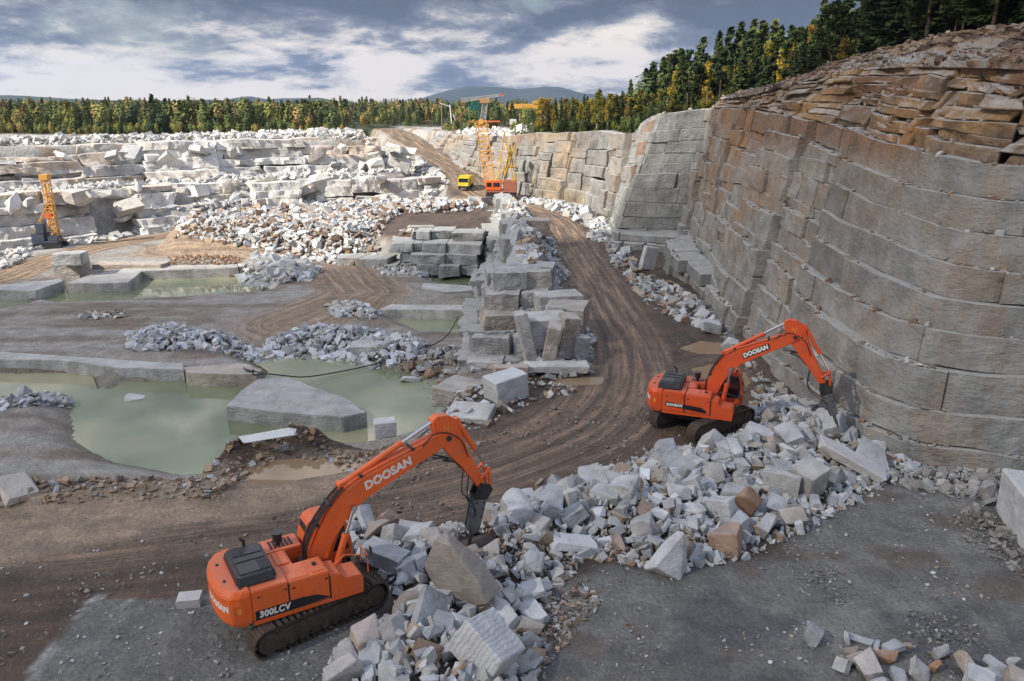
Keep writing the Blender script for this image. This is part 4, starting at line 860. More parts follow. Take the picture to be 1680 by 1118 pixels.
def cut_block(name, label, px, py, z, dims, rz, tilt=(0, 0), mat=None):
    x, y = P(px, py, z); bm = bmesh.new(); bmesh.ops.create_cube(bm, size=1)
    r = random.Random(int(px*7+py))
    for v in bm.verts: v.co = Vector([v.co[i]*dims[i]*r.uniform(.93, 1.05) for i in range(3)])+Vector((0, 0, dims[2]/2))
    bmesh.ops.bevel(bm, geom=bm.edges[:], offset=.05, segments=1, affect='EDGES'); rough(bm, sum(dims)/3, px*.13+py*.07, .03, .12)
    me = bpy.data.meshes.new(name); bm.to_mesh(me); bm.free(); o = link(name, me, mat or M_SLAB)
    o.location = (x, y, z-.1); o.rotation_euler = (R(tilt[0]), R(tilt[1]), R(rz)); tag(o, label, 'granite block'); return o
cut_block('granite_block', 'lower block of the two stacked by the pit road at left', 118, 448, -3.1, (3.6, 2.6, 1.6), 8)
cut_block('granite_block', 'upper block of the two stacked by the pit road at left', 118, 432, -1.5, (3.3, 2.4, 1.4), 4)
cut_block('granite_block', 'flat low block behind the back pool at left', 215, 440, -3.1, (9, 2.4, .8), 0)
cut_block('granite_block', 'tall pale block with bright top beside the near end of the ledge', 832, 655, -.1, (2.3, 1.7, 1.7), 35, (0, -6), M_PALER)
cut_block('granite_block', 'small white block behind the tall pale block at the ledge', 838, 622, .0, (2.2, .8, 1.0), 5, mat=M_PALER)
cut_block('granite_slab', 'grey slab with broken white face near the tip of the near boom', 772, 690, -.3, (2.6, 2.0, .8), -12, (6, 0))
cut_block('granite_slab', 'sloping smooth grey rock beside the pool right of the near boom', 755, 660, -1.2, (2.6, 3.6, 1.3), -20, (-6, 4))
cut_block('granite_block', 'small white cube on the rim behind the near boom', 632, 712, -.2, (1.2, .9, .9), 12, mat=M_PALER)
cut_block('granite_block', 'dark sided square block standing beside the bend of the road', 948, 588, .1, (1.1, 1.0, 1.7), 10, (0, 8))
cut_block('granite_slab', 'long flat slab with black shadow gap under the leaning slabs', 912, 606, .35, (4.2, 1.3, .5), 0)
for i, (px, py, d, rz, tl, lb) in enumerate([(872, 590, (.8, 1.6, 3.6), 10, (0, -14), 'leftmost tall slab leaning at the near end of the ledge'), (898, 596, (.9, 1.5, 3.0), -5, (8, 10), 'bluish slab leaning beside the tall slab at the ledge'),
     (925, 585, (1.3, 1.2, 3.1), 20, (5, 6), 'pointed pale slab standing above the long flat slab'), (905, 560, (1.4, 1.6, 2.7), 0, (-8, 5), 'broad grey slab propped behind the pointed slab')]):
    cut_block('granite_slab', lb, px, py, .2, d, rz, tl)
for i, (px, py, z, d, rz, lb) in enumerate([(890, 560, 1.0, (3.4, 3.0, 2.0), 5, 'large flat topped block high on the near end of the ledge'), (930, 540, .8, (3.0, 3.2, 2.0), -12, 'white topped block next to the road at the near end of the ledge'), (915, 512, 1.4, (3.4, 2.6, 1.6), 12, 'upper block under the brown stones of the ledge'),
     (880, 385, 1.6, (3.4, 2.6, 2.0), 0, 'square grey block standing on the far part of the ledge'), (850, 372, 1.6, (3.0, 2.6, 1.6), 4, 'flat pale block on the far part of the ledge')]):
    cut_block('granite_block', lb, px, py, z, d, rz)
stk = ['bottom', 'second', 'third', 'fourth', 'fifth']
for k in range(5):
    for j, (xo, w__) in enumerate(((-2.0+.45*k, 2.9), (.75+.4*k, 2.3))):
        bm = bmesh.new(); bmesh.ops.create_cube(bm, size=1); r = random.Random(k*5+j)
        for v in bm.verts: v.co = Vector((v.co.x*w__*r.uniform(.95, 1.02), v.co.y*4.4*r.uniform(.9, 1.08), v.co.z*1.5*r.uniform(.92, 1.04)))
        bmesh.ops.subdivide_edges(bm, edges=bm.edges[:], cuts=4, use_grid_fill=True)
        for v in bm.verts: v.co += Vector([.12*float(fbm(np.array([v.co.x*.9+k*9]), np.array([v.co.y*.9+j*7]), v.co.z, 3, 95+a)[0]) for a in range(3)])
        rough(bm, 2.6, k*3.3+j, .05, .1)
        me = bpy.data.meshes.new('granite_block'); bm.to_mesh(me); bm.free(); o = link('granite_block', me, M_SLAB); o.location = (xo, 61.6+1.75*k+.4*j, -4.0+.75+1.42*k); o.rotation_euler = (0, r.uniform(-.03, .03), r.uniform(-.13, .13))
        tag(o, '%s %s block from the bottom in the stack at the near end of the ledge' % (stk[k], ('left', 'right')[j]) if k else '%s block at the foot of the stack at the near end of the ledge' % ('left', 'right')[j], 'granite block')
cut_block('granite_block', 'upright pale stone standing at the foot of the buttress', 1060, 440, .2, (1.6, .7, 2.4), 20, (0, 14), M_PALER)
WB = []
for k in range(64):
    a = RNG.random(); seg = [(-20, 147), (-42, 142), (-54, 133), (-67, 121), (-82, 108)]; i = min(3, int(a*4)); f = a*4-i; q = np.array(seg[i])*(1-f)+np.array(seg[i+1])*f+RNG.normal(0, 1.2, 2); WB.append((*q, RNG.uniform(-2, 4)))
for k in range(40):
    a = RNG.random(); seg = [(-16, 166), (-42, 161), (-62, 149), (-79, 135), (-96, 123)]; i = min(3, int(a*4)); f = a*4-i; q = np.array(seg[i])*(1-f)+np.array(seg[i+1])*f+RNG.normal(0, 1.0, 2); WB.append((*q, RNG.uniform(4, 8.6)))
rubble('tumbled_slabs', WB, RNG.uniform(2.2, 5.2, len(WB)), WH+[(.62, .60, .56)]*3, 'large tumbled white slabs leaning against the pale far faces', M_WHITE, 66, cat='slabs', flat=.8)
special('boulder', 'pale flat stone half sunk in the near pool', 224, 655, (1.5, 1.1, .7), (0, 0, 10), .25, M_PALER, kind='slab', seed=60, z=-4.05)
special('boulder', 'white wedge stone at the water edge below the ledge', 672, 625, (1.6, 1.0, .9), (0, 15, 10), .2, M_PALER, kind='slab', seed=61, z=-4.0)
special('boulder', 'rounded white boulder among the mud at the ledge foot', 665, 590, (1.7, 1.2, 1.3), (0, 0, 0), .2, M_PALER, kind='lump', seed=62, z=-3.9)
special('granite_slab', 'white broken slab hanging over the bank at the near pool edge', 440, 722, (3.0, 1.0, .35), (0, -3, 8), .0, M_PALER, kind='slab', seed=63, z=1.1)
special('granite_slab', 'pale tilted slab at the left edge beside the brown bank', 30, 808, (1.8, 1.6, .5), (0, 28, -40), .2, M_PALER, kind='slab', seed=64)
for i, (px, py, sz, lb) in enumerate([(1165, 545, 1.6, 'large rounded grey boulder beside the puddles at the wall foot'), (1125, 510, 1.5, 'pale boulder left of the rounded grey one at the wall foot'), (1200, 575, 1.8, 'grey slab stone nearest the puddles'), (1150, 505, 1.3, 'white flat stone on top of the wall foot stones')]):
    special('boulder', lb, px, py, (sz, sz*.8, sz*.6), (0, 8, 30*i), .12, M_ROCK, seed=70+i)
# puddles
for P_ in PUDS: sheet('puddle_water', grow(P_, .9), -.005, M_PUD)
# black hose across the pool
def tube_mesh(bm, pts, r, seg=6, closed=False, rounds=0):
    pts = [Vector(p) for p in pts]
    if rounds: pts = [Vector(q) for q in dense([tuple(p) for p in pts], rounds=rounds)]
    rings = []; up = Vector((0, 0, 1))
    for i, p in enumerate(pts):
        d = (pts[min(i+1, len(pts)-1)]-pts[max(i-1, 0)]).normalized(); a = d.cross(up if abs(d.z) < .95 else Vector((1, 0, 0))).normalized(); b_ = d.cross(a)
        rr = r[i] if isinstance(r, (list, tuple)) else r
        rings.append([bm.verts.new(p+(a*math.cos(t_)+b_*math.sin(t_))*rr) for t_ in [2*math.pi*k/seg for k in range(seg)]])
    for q, w__ in zip(rings[:-1], rings[1:]):
        for k in range(seg): bm.faces.new((q[k], q[(k+1) % seg], w__[(k+1) % seg], w__[k]))
    bm.faces.new(rings[0][::-1]); bm.faces.new(rings[-1])
def simple_mat(name, col, rough=.5, metal=0.0, dirt=0.0, dirtc=(.12, .08, .055), sc=2.0, spec=.5, bmp=0.0, dust=0.0):
    m, t, b = newmat(name)
    if dirt:
        p_ = objc(t); f = ramp(t, [(.42, gray(0)), (.68, gray(1))], noise(t, p_, sc, 7, .65)); f = mth(t, 'MULTIPLY', f, dirt)
        c_ = mixc(t, 1.0, col, ramp(t, [(.3, gray(.82)), (.7, gray(1.12))], noise(t, p_, sc*.5, 5)), 'MULTIPLY')
        if dust:
            ge = N(t, 'ShaderNodeNewGeometry'); sp = N(t, 'ShaderNodeSeparateXYZ'); t.links.new(ge.outputs['Normal'], sp.inputs[0])
            up = mth(t, 'MULTIPLY', ramp(t, [(.5, gray(0)), (.95, gray(1))], sp.outputs[2]), mth(t, 'MULTIPLY', ramp(t, [(.3, gray(.35)), (.7, gray(1))], noise(t, p_, sc*2, 6)), dust)); c_ = mixc(t, up, c_, (.40, .30, .235)); f = mth(t, 'MAXIMUM', f, mth(t, 'MULTIPLY', up, .6))
            fl = noise(t, p_, 1.0, 6, .7, .2, (7, 7, .8)); c_ = mixc(t, mth(t, 'MULTIPLY', ramp(t, [(.55, gray(0)), (.68, gray(1))], fl), dirt*.8), c_, tuple(v*.45 for v in dirtc))
        t.links.new(mixc(t, f, c_, dirtc), b.inputs['Base Color']); t.links.new(mth(t, 'ADD', mth(t, 'MULTIPLY', f, .4), rough, clamp=True), b.inputs['Roughness'])
        if bmp: bump(t, b, noise(t, p_, sc*4, 5), bmp, .02)
    else:
        b.inputs['Base Color'].default_value = (*col, 1); b.inputs['Roughness'].default_value = rough
    b.inputs['Metallic'].default_value = metal; b.inputs['Specular IOR Level'].default_value = spec; return m
M_BLACK = simple_mat('black_rubber', (.012, .012, .013), .55)
bm = bmesh.new()
hp = [P3(402, 606, -2.6), P3(425, 612, -2.5), P3(470, 617, -2.9), P3(500, 620, -3.5), P3(560, 610, -3.85), P3(620, 597, -3.7), P3(680, 575, -2.7), P3(730, 560, -2.3), P3(752, 520, -1.5)]
tube_mesh(bm, hp, .05, 6, rounds=2)
tube_mesh(bm, [P3(400, 604, -2.6), P3(408, 612, -2.3), P3(418, 606, -2.4), P3(412, 616, -2.6), P3(432, 614, -2.6)], .06, 6, rounds=2)
me = bpy.data.meshes.new('hose'); bm.to_mesh(me); bm.free(); tag(link('hose', me, M_BLACK), 'black hose drooping across the near pool to the ledge', 'hose')

rubble('slope_stones', OVP, .08+.5*RNG.random(len(OVP))**3, BRN+[(.12, .075, .05), (.28, .26, .24)], 'brown and grey stones loose on the slope above the right wall', None, 61, cat='stones')
for k in range(9):
    i = OVG.shape[0]-int(RNG.integers(6, 22)); j = int(RNG.integers(20, 110)); p = OVG[i, j]; a = RNG.uniform(-.5, .5); L_ = RNG.uniform(1.4, 3.4); bm = bmesh.new()
    tube_mesh(bm, [(0, 0, 0), (L_*.3, .1, .12), (L_*.65, -.08, .1), (L_, .12, .22)], [.09, .08, .06, .03], 6); tube_mesh(bm, [(L_*.4, 0, .1), (L_*.55, .4, .3)], [.04, .015], 5)
    me = bpy.data.meshes.new('dead_branch'); bm.to_mesh(me); bm.free(); o = link('dead_branch', me, M_DEAD if k else (globals().__setitem__('M_DEAD', simple_mat('dead_wood', (.28, .19, .13), .9)) or M_DEAD)); o.location = tuple(p+np.array((0, 0, .15))); o.rotation_euler = (0, RNG.uniform(-.15, .1), math.pi+a-1.0)
    tag(o, 'bleached dead branch lying on the brown brink under the dark forest', 'branch', 'dead branches on the brown brink')

def edge_stones(P_, n, smax, cols, label, seed):
    r_ = np.random.default_rng(seed); m = P_[r_.integers(0, len(P_), n)]; cl = fbm(m[:, 0]*.5, m[:, 1]*.5, m[:, 2]*.5, 3, seed); m = m[cl > -.02]
    rubble('ledge_stones', m+r_.normal(0, .06, m.shape)*np.array((1, 1, .2)), .05+smax*r_.random(len(m))**3, cols, label, None, seed, cat='stones', sink=.1)
edge_stones(LEDGES[LEDGES[:, 1] < 104], 5200, .42, GR[3:]+BRN, 'broken stones and earth lodged on the ledges of the right wall', 81)
edge_stones(BAND, 2600, .55, BRN+[(.28, .24, .2)]*2, 'loose brown stones lodged in the weathered band of the right wall', 82)
heap('dark_gravel', PP([(1300, 915), (1370, 925), (1420, 985), (1340, 1000), (1290, 950)], 0), 420, .03, .16, [(.09, .085, .08), (.13, .12, .11), (.2, .19, .18)], 'patch of dark gravel in the middle of the rock platform', .05, 83)
heap('dark_gravel', PP([(1490, 1000), (1570, 1010), (1620, 1060), (1540, 1075), (1480, 1040)], 0), 420, .03, .18, [(.08, .075, .07), (.12, .11, .10), (.2, .19, .18)], 'patch of dark gravel above the bottom right row of stones', .05, 84)
heap('dark_gravel', PP([(895, 985), (960, 950), (990, 985), (930, 1060), (890, 1118), (875, 1080)], 0), 700, .04, .3, BRN+[(.1, .08, .065)]*2+GR[:1], 'dark earth and stones along the edge of the near pile', .06, 85)
heap('rubble_heap', [(-15, 101), (-4, 101), (-4, 106), (-15, 107)], 300, .2, 1.1, GR+BRN[:2], 'stones scattered on top of the terrace', .1, 86)

heap('rubble_heap', PP([(855, 500), (930, 490), (975, 530), (965, 600), (900, 600), (860, 590)], .8), 420, .15, 1.35, GR+GR+WH[:1]+BRN[2:3], 'broken grey slabs and stones between the leaning slabs and the road', .5, 87, power=2.2)
heap('rubble_heap', [(-3.6, 59), (2.6, 58.6), (3.6, 62), (2.0, 63), (-3.6, 61.5)], 160, .15, .9, GR+BRN[2:3], 'stones along the foot of the stack at the near end of the ledge', .2, 88)
heap('rubble_heap', [(-3.6, 63.5), (3.0, 63.5), (3.0, 70), (-1, 70)], 260, .15, .8, GR+BRN[1:3], 'stones lodged on the stack at the near end of the ledge', 1.2, 89)
# ------------------------------------------------------------------ trees
def leafmat(name, stops, trans=.25):
    m, t, b = newmat(name); oi = N(t, 'ShaderNodeObjectInfo'); p_ = pos(t)
    c = ramp(t, stops, oi.outputs['Random'])
    c = mixc(t, 1.0, c, ramp(t, [(.25, gray(.55)), (.75, gray(1.5))], noise(t, p_, 1.1, 3)), 'MULTIPLY')
    t.links.new(c, b.inputs['Base Color']); b.inputs['Roughness'].default_value = .75; b.inputs['Specular IOR Level'].default_value = .2
    tr = N(t, 'ShaderNodeBsdfTranslucent'); t.links.new(c, tr.inputs[0]); mx = N(t, 'ShaderNodeMixShader'); mx.inputs[0].default_value = trans
    t.links.new(b.outputs[0], mx.inputs[1]); t.links.new(tr.outputs[0], mx.inputs[2]); t.links.new(mx.outputs[0], t.nodes['Material Output'].inputs[0]); return m
M_CON = leafmat('conifer_needles', [(0, (.030, .048, .016)), (.35, (.045, .066, .018)), (.7, (.065, .085, .022)), (1, (.038, .055, .022))], .15)
M_BIR = leafmat('birch_leaves', [(0, (.15, .155, .03)), (.4, (.23, .20, .03)), (.62, (.38, .26, .03)), (.8, (.11, .14, .03)), (1, (.30, .16, .03))], .3)
M_BARK = simple_mat('brown_bark', (.085, .055, .038), .9, dirt=.4)
M_BBARK = simple_mat('birch_bark', (.42, .40, .36), .8, dirt=.7, dirtc=(.05, .045, .04), sc=5)
def quads_mesh(name, C, sz, nrmv, rng, mat, aspect=1.6):
    """leaf clumps: n small quads with random frames"""
    n = len(C); a = rng.normal(size=(n, 3)); a = a-(a*nrmv).sum(1, keepdims=True)*nrmv; a /= np.linalg.norm(a, axis=1, keepdims=True)+1e-9; b_ = np.cross(nrmv, a)
    s = sz[:, None]; A = a*s*aspect*.5; B = b_*s*.5
    V = np.stack([C-A-B*.4, C+A*.2-B, C+A+B*.3, C-A*.1+B], 1).reshape(-1, 3); F = np.arange(n*4).reshape(n, 4)
    me = npmesh(name, V, F); me.materials.append(mat); return me
def trunk_mesh(h, r, mat, seed, limbs=0, bare=.35):
    rr = random.Random(seed); bm = bmesh.new(); lean = (rr.uniform(-.03, .03), rr.uniform(-.03, .03))
    tube_mesh(bm, [(lean[0]*h*k+rr.uniform(-.05, .05)*(k > 0), lean[1]*h*k, h*k-.4*(k == 0)) for k in (0, .15, .35, .6, .85, .97)], [r, r*.85, r*.7, r*.48, r*.22, r*.06], 6)
    for i in range(limbs):
        k = rr.uniform(bare, .85); a = rr.uniform(0, 6.28); l = h*.2*(1.15-k); z = h*k
        tube_mesh(bm, [(lean[0]*z, lean[1]*z, z), (math.cos(a)*l*.6, math.sin(a)*l*.6, z+l*.25), (math.cos(a)*l, math.sin(a)*l, z+l*.5)], [r*.25, r*.15, r*.05], 4)
    me = bpy.data.meshes.new('trunk'); bm.to_mesh(me); bm.free(); me.materials.append(mat); return me
def conifer(seed, h=12, w_=2.2, low=.15, n=1500, sz=.38):
    rng = np.random.default_rng(seed); C, NN, S_ = [], [], []
    nl = 26; z0 = h*low
    for i in range(nl):
        t_ = i/(nl-1); z = z0+(h-z0)*t_**.9; rad = w_*(1-t_)**.8*rng.uniform(.65, 1.1)*(1 if t_ > .12 else .75)+.12
        nb = max(3, int(9*(1-t_)+3))
        for k in range(nb):
            a = rng.uniform(0, 6.28); L_ = rad*rng.uniform(.6, 1.15); m = max(2, int(n/nl/nb*(.6+1.2*(1-t_))))
            u = rng.random(m)**.7; droop = -.28*L_*u**2+.1*u
            C.append(np.stack([np.cos(a)*L_*u+rng.normal(0, .1, m), np.sin(a)*L_*u+rng.normal(0, .1, m), z+droop+rng.normal(0, .09, m)], -1))
            nv = np.stack([np.cos(a)*.3+rng.normal(0, .35, m), np.sin(a)*.3+rng.normal(0, .35, m), np.ones(m)], -1); NN.append(nv); S_.append(sz*(.6+.8*rng.random(m))*(.7+.5*(1-t_)))
    C = np.concatenate(C); NN = np.concatenate(NN); NN /= np.linalg.norm(NN, axis=1, keepdims=True)
    return quads_mesh('crown', C, np.concatenate(S_), NN, rng, M_CON), trunk_mesh(h*.98, .17, M_BARK, seed, 5)
def pine(seed, h=12, n=1500):
    rng = np.random.default_rng(seed); C = []; nc = 17
    for i in range(nc):
        t_ = rng.uniform(.42, 1.0); r_ = 1.9*(1.1-t_)**.6*rng.uniform(.3, 1.05); a = rng.uniform(0, 6.28)
        c = np.array((math.cos(a)*r_, math.sin(a)*r_, h*t_-.4)); m = n//nc
        d = rng.normal(size=(m, 3)); d /= np.linalg.norm(d, axis=1, keepdims=True); C.append(c+d*np.array((.85, .85, .42))*rng.uniform(.7, 1.2)*rng.random((m, 1))**.4)
    C = np.concatenate(C); NN = rng.normal(size=C.shape)+np.array((0, 0, .8)); NN /= np.linalg.norm(NN, axis=1, keepdims=True)
    return quads_mesh('crown', C, .16+.26*rng.random(len(C)), NN, rng, M_CON), trunk_mesh(h*.95, .17, M_BARK, seed, 9, .45)
def birch(seed, h=9, n=1500, w_=1.7):
    rng = np.random.default_rng(seed); C = []; nc = 24
    for i in range(nc):
        t_ = rng.uniform(.22, .98); r_ = w_*math.sin(min(1, t_*1.15)*math.pi*.93)**.7*rng.uniform(.2, 1.0); a = rng.uniform(0, 6.28)
        c = np.array((math.cos(a)*r_, math.sin(a)*r_, h*t_)); m = n//nc; d = rng.normal(size=(m, 3)); d /= np.linalg.norm(d, axis=1, keepdims=True)
        C.append(c+d*np.array((.6, .6, .75))*rng.uniform(.6, 1.2)*rng.random((m, 1))**.45)
    C = np.concatenate(C); NN = rng.normal(size=C.shape); NN /= np.linalg.norm(NN, axis=1, keepdims=True)
    return quads_mesh('crown', C, .14+.2*rng.random(len(C)), NN, rng, M_BIR), trunk_mesh(h*.95, .11, M_BBARK, seed, 9, .3)
CON = [conifer(1), conifer(2, 12, 1.7, .1), conifer(3, 12, 2.6, .25), conifer(4, 12, 1.4, .05, 1200)]
PIN = [pine(5), pine(6), pine(7)]
BIR = [birch(8), birch(9, 9, 1500, 1.3), birch(10, 9, 1500, 2.0)]
TREE_N = {'spruce_tree': 0, 'pine_tree': 0, 'birch_tree': 0}
def plant(kind, x, y, h, label=None, group=None, z=None):
    lib = {'spruce_tree': CON, 'pine_tree': PIN, 'birch_tree': BIR}[kind]; cr, tr = lib[RNG.integers(0, len(lib))]
    base = 9.0 if kind == 'birch_tree' else 12.0
    e = empty(kind, (x, y, (Hs(x, y) if z is None else z)-.15), RNG.uniform(0, 6.28)); s = h/base; e.scale = (s*RNG.uniform(.85, 1.2), s*RNG.uniform(.85, 1.2), s)
    dl = {'spruce_tree': 'dark pointed spruce in the forest on the hill above the right wall', 'pine_tree': 'green round topped pine in the forest on the hill above the right wall', 'birch_tree': 'yellow green birch at the edge of the hill forest above the far faces'}[kind]
    dg = {'spruce_tree': 'spruces of the hill forest', 'pine_tree': 'pines of the hill forest', 'birch_tree': 'birches of the hill forest'}[kind]
    tag(e, label or dl, 'tree', None if label else dg)
    link('crown', cr, None, e); link('trunk', tr, None, e); TREE_N[kind] += 1; return e
def d_hill(x, y): return float(sdf(HILL, np.array([x]), np.array([y]))[0])
# placed tree by tree over the strip of hill that can be seen
rt = np.random.default_rng(5); spots = []; tries = 0
def near(x, y, dmin): return any((x-a)**2+(y-b_)**2 < dmin*dmin for a, b_ in spots)
def sow(n, xr, yr, smin, smax, dmin, f):
    k = 0; t_ = 0
    while k < n and t_ < n*80:
        t_ += 1; x, y = rt.uniform(*xr), rt.uniform(*yr); s = d_hill(x, y)
        if not smin < s < smax or near(x, y, dmin) or (x < .16*y-3 and y > 155): continue
        if abs(x/(y*.958+5)) > .69: continue
        spots.append((x, y)); f(x, y, s); k += 1
def f_near(x, y, s):
    r_ = rt.random(); plant('spruce_tree' if r_ < .5 else 'pine_tree', x, y, rt.uniform(9, 13.5))
def f_mid(x, y, s):
    r_ = rt.random(); plant('spruce_tree' if r_ < .42 else 'pine_tree' if r_ < .72 else 'birch_tree', x, y, rt.uniform(5.5, 9)*(1 if r_ < .72 else .85))
def f_far(x, y, s):
    r_ = rt.random(); plant('spruce_tree' if r_ < .28 else 'pine_tree' if r_ < .4 else 'birch_tree', x, y, rt.uniform(3.5, 6.5))
sow(150, (28, 62), (42, 84), 8.8, 24, 1.6, f_near)
sow(120, (22, 62), (78, 122), 5.5, 20, 1.6, f_mid)
sow(110, (2, 45), (118, 172), 2.0, 18, 1.5, f_far)
plant('birch_tree', 25.2, 108, 4.2, 'single bright golden birch standing in front of the dark trees on the buttress')
# shrubs and young growth at the brink
def merged(name, lib, X, Y, Z, S_, cols, label, cat, rng):
    Vs, Fs, Cs, o = [], [], [], 0
    w__ = rng.integers(0, len(lib), len(X))
    for k, me in enumerate(lib):
        m = np.nonzero(w__ == k)[0]
        if not len(m): continue
        nv = len(me.vertices); v = np.empty(nv*3, np.float32); me.vertices.foreach_get('co', v); v = v.reshape(-1, 3); F = np.arange(nv).reshape(-1, 4)
        a = rng.uniform(0, 6.28, len(m)); ca, sa = np.cos(a)[:, None], np.sin(a)[:, None]; s = S_[m][:, None]
        wd = rng.uniform(.9, 1.5, (len(m), 1)); q = np.stack([(v[:, 0]*ca-v[:, 1]*sa)*s*wd, (v[:, 0]*sa+v[:, 1]*ca)*s*wd, v[:, 2]*s], -1)+np.stack([X[m], Y[m], Z[m]], -1)[:, None, :]
        Vs.append(q.reshape(-1, 3)); Fs.append((F[None]+(np.arange(len(m))*nv)[:, None, None]+o).reshape(-1, 4)); o += nv*len(m); Cs.append(np.repeat(cols[m], nv, 0))
    me = npmesh(name, np.concatenate(Vs), np.concatenate(Fs), {'Col': np.concatenate(Cs)}); return tag(link(name, me, M_FOL), label, cat, None, 'stuff')
M_FOL, t, b = newmat('mixed_foliage'); c_ = attr(t, 'Col'); c_ = mixc(t, 1.0, c_, ramp(t, [(.25, gray(.6)), (.75, gray(1.45))], noise(t, pos(t), .7, 4)), 'MULTIPLY')
t.links.new(c_, b.inputs['Base Color']); b.inputs['Roughness'].default_value = .8; b.inputs['Specular IOR Level'].default_value = .2
lowc = [quads_mesh('low', *(lambda C, NN: (C, .34+.34*rt.random(len(C)), NN))(*(lambda t_, a: (np.stack([np.cos(a)*1.9*(1-t_)**.8*rt.random(len(t_))**.5, np.sin(a)*1.9*(1-t_)**.8*rt.random(len(t_))**.5, 1.2+t_*9.5], -1), (lambda q: q/np.linalg.norm(q, axis=1, keepdims=True))(rt.normal(size=(len(t_), 3))+np.array((0, 0, .6)))))(rt.random(300), rt.uniform(0, 6.28, 300))), rt, M_FOL) for _ in range(4)]
lowb = [quads_mesh('low', *(lambda d: (np.array((0, 0, 5.6))+d/np.linalg.norm(d, axis=1, keepdims=True)*np.array((2.0, 2.0, 4.6))*rt.uniform(.45, 1.05, (300, 1)), .34+.34*rt.random(300), d/np.linalg.norm(d, axis=1, keepdims=True)))(rt.normal(size=(300, 3))), rt, M_FOL) for _ in range(4)]
# the far forest: one mass of several thousand trees
def forest():
    n = 6500; rng = np.random.default_rng(77)
    d = 196+(rng.random(n)**1.7)*430; x = rng.uniform(-1, .62, n)*(d*.80+25); y = d
    s = sdf(PLAT, x, y); keep = (s > 6)&~((x > -36)&(y < 225))&((y > 205-.12*(x+30))|(x < -34)); keep &= ~((x > -34)&(x < 16)&(y < 245)); x, y = x[keep], y[keep]
    z = H(x, y); hs = rng.uniform(.42, .86, len(x))*(1+.4*fbm(x*.035, y*.035, 0, 3, 8))*.88
    C = np.array([(.11, .14, .045), (.16, .185, .05), (.24, .24, .06), (.07, .10, .038), (.32, .25, .07), (.38, .22, .08)])
    w_ = rng.choice(6, len(x), p=[.26, .24, .18, .16, .10, .06]); cn = fbm(x*.03, y*.03, 0, 3, 4); w_ = np.where((cn > .2) & (rng.random(len(x)) < .5), 4+rng.integers(0, 2, len(x)), w_)
    merged('far_forest', lowc+lowb, x, y, z-.3, hs*.95*(1-.25*smooth(300, 600, y)), (C[w_]*.75+C[w_].mean(1, keepdims=True)*np.array((.95, 1.1, .4))*.25)*rng.uniform(.7, 1.25, (len(x), 1)), 'distant mixed forest in autumn colours covering the plain behind the quarry', 'forest', rng)
    n = 1600; x = rng.uniform(-150, -8, n); y = 190+rng.random(n)*30; s = sdf(PLAT, x, y); keep = (s > 5)&((x < -38)|(y > 205)); x, y = x[keep], y[keep]; w_ = rng.integers(0, 5, len(x))
    merged('undergrowth', lowb, x, y, H(x, y)-.2, rng.uniform(.12, .34, len(x)), C[w_], 'bushes along the front edge of the distant forest', 'undergrowth', rng)
    # bushes along the brinks of the right hill and behind the far faces
    n = 5200; x = rng.uniform(-2, 62, n); y = rng.uniform(40, 240, n); s = sdf(HILL, x, y); keep = (s > np.where(y < 100, 7.5, 1.0)) & (s < 22) & (x < .72*y); x, y, s = x[keep], y[keep], s[keep]
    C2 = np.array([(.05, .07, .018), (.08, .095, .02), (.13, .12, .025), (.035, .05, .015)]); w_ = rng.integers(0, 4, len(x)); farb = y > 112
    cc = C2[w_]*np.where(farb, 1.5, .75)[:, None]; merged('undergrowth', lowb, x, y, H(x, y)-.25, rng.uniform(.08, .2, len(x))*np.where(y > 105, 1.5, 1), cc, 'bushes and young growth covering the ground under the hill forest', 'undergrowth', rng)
    n = 2600; x = rng.uniform(0, 260, n); y = rng.uniform(150, 420, n); s = sdf(HILL, x, y); keep = (s > 18)|((x > .16*y-3)&(s>3)&(y>165)); keep &= x < .72*y; x, y = x[keep], y[keep]
    w_ = rng.integers(0, 5, len(x)); merged('far_forest', lowc+lowb, x, y, H(x, y)-.3, rng.uniform(.5, .95, len(x)), C[w_]*rng.uniform(.8, 1.2, (len(x), 1)), 'forest running up the hill beyond the far right faces', 'forest', rng)
    n = 1500; x = rng.uniform(26, 110, n); y = rng.uniform(48, 175, n); s = sdf(HILL, x, y); keep = (s > np.where(y < 84, 22, 17)) & (s < 55) & (x < .76*y); x, y = x[keep], y[keep]
    w_ = rng.choice([0, 1, 3, 3], len(x)); merged('hill_forest', lowc, x, y, H(x, y)-.3, rng.uniform(.75, 1.15, len(x)), C[w_]*np.array((.6, .62, .6))*rng.uniform(.8, 1.2, (len(x), 1)), 'dense dark conifers filling the hill behind the front rows of trees', 'forest', rng)
forest()
# ------------------------------------------------------------------ mountains
M_HILL, t, b = newmat('wooded_mountain'); c_ = ramp(t, [(.35, (.022, .034, .03)), (.6, (.035, .045, .036)), (.75, (.055, .06, .05))], noise(t, pos(t), .006, 6)); t.links.new(c_, b.inputs['Base Color']); b.inputs['Roughness'].default_value = .95
def ridge(name, pts, Y, depth, sd):
    """skyline given at distance Y, modelled as a solid rounded ridge"""
    xs = np.linspace(pts[0][0], pts[-1][0], 160); zt = np.interp(xs, [p[0] for p in pts], [p[1] for p in pts]); tt = np.linspace(-1, 1, 30)
    X, T = np.meshgrid(xs, tt); Z = np.interp(X, xs, zt)
    Z = (Z-0)*(1-np.abs(T)**1.6)+6*fbm(X*.008, T*3, 0, 4, sd)*(1-np.abs(T)); Yy = Y+T*depth
    a = Acc(); a.grid(np.stack([X, Yy, Z-4], -1), (.1, .1, .1), 0); o = a.build(name, M_HILL, smooth_=True); return o
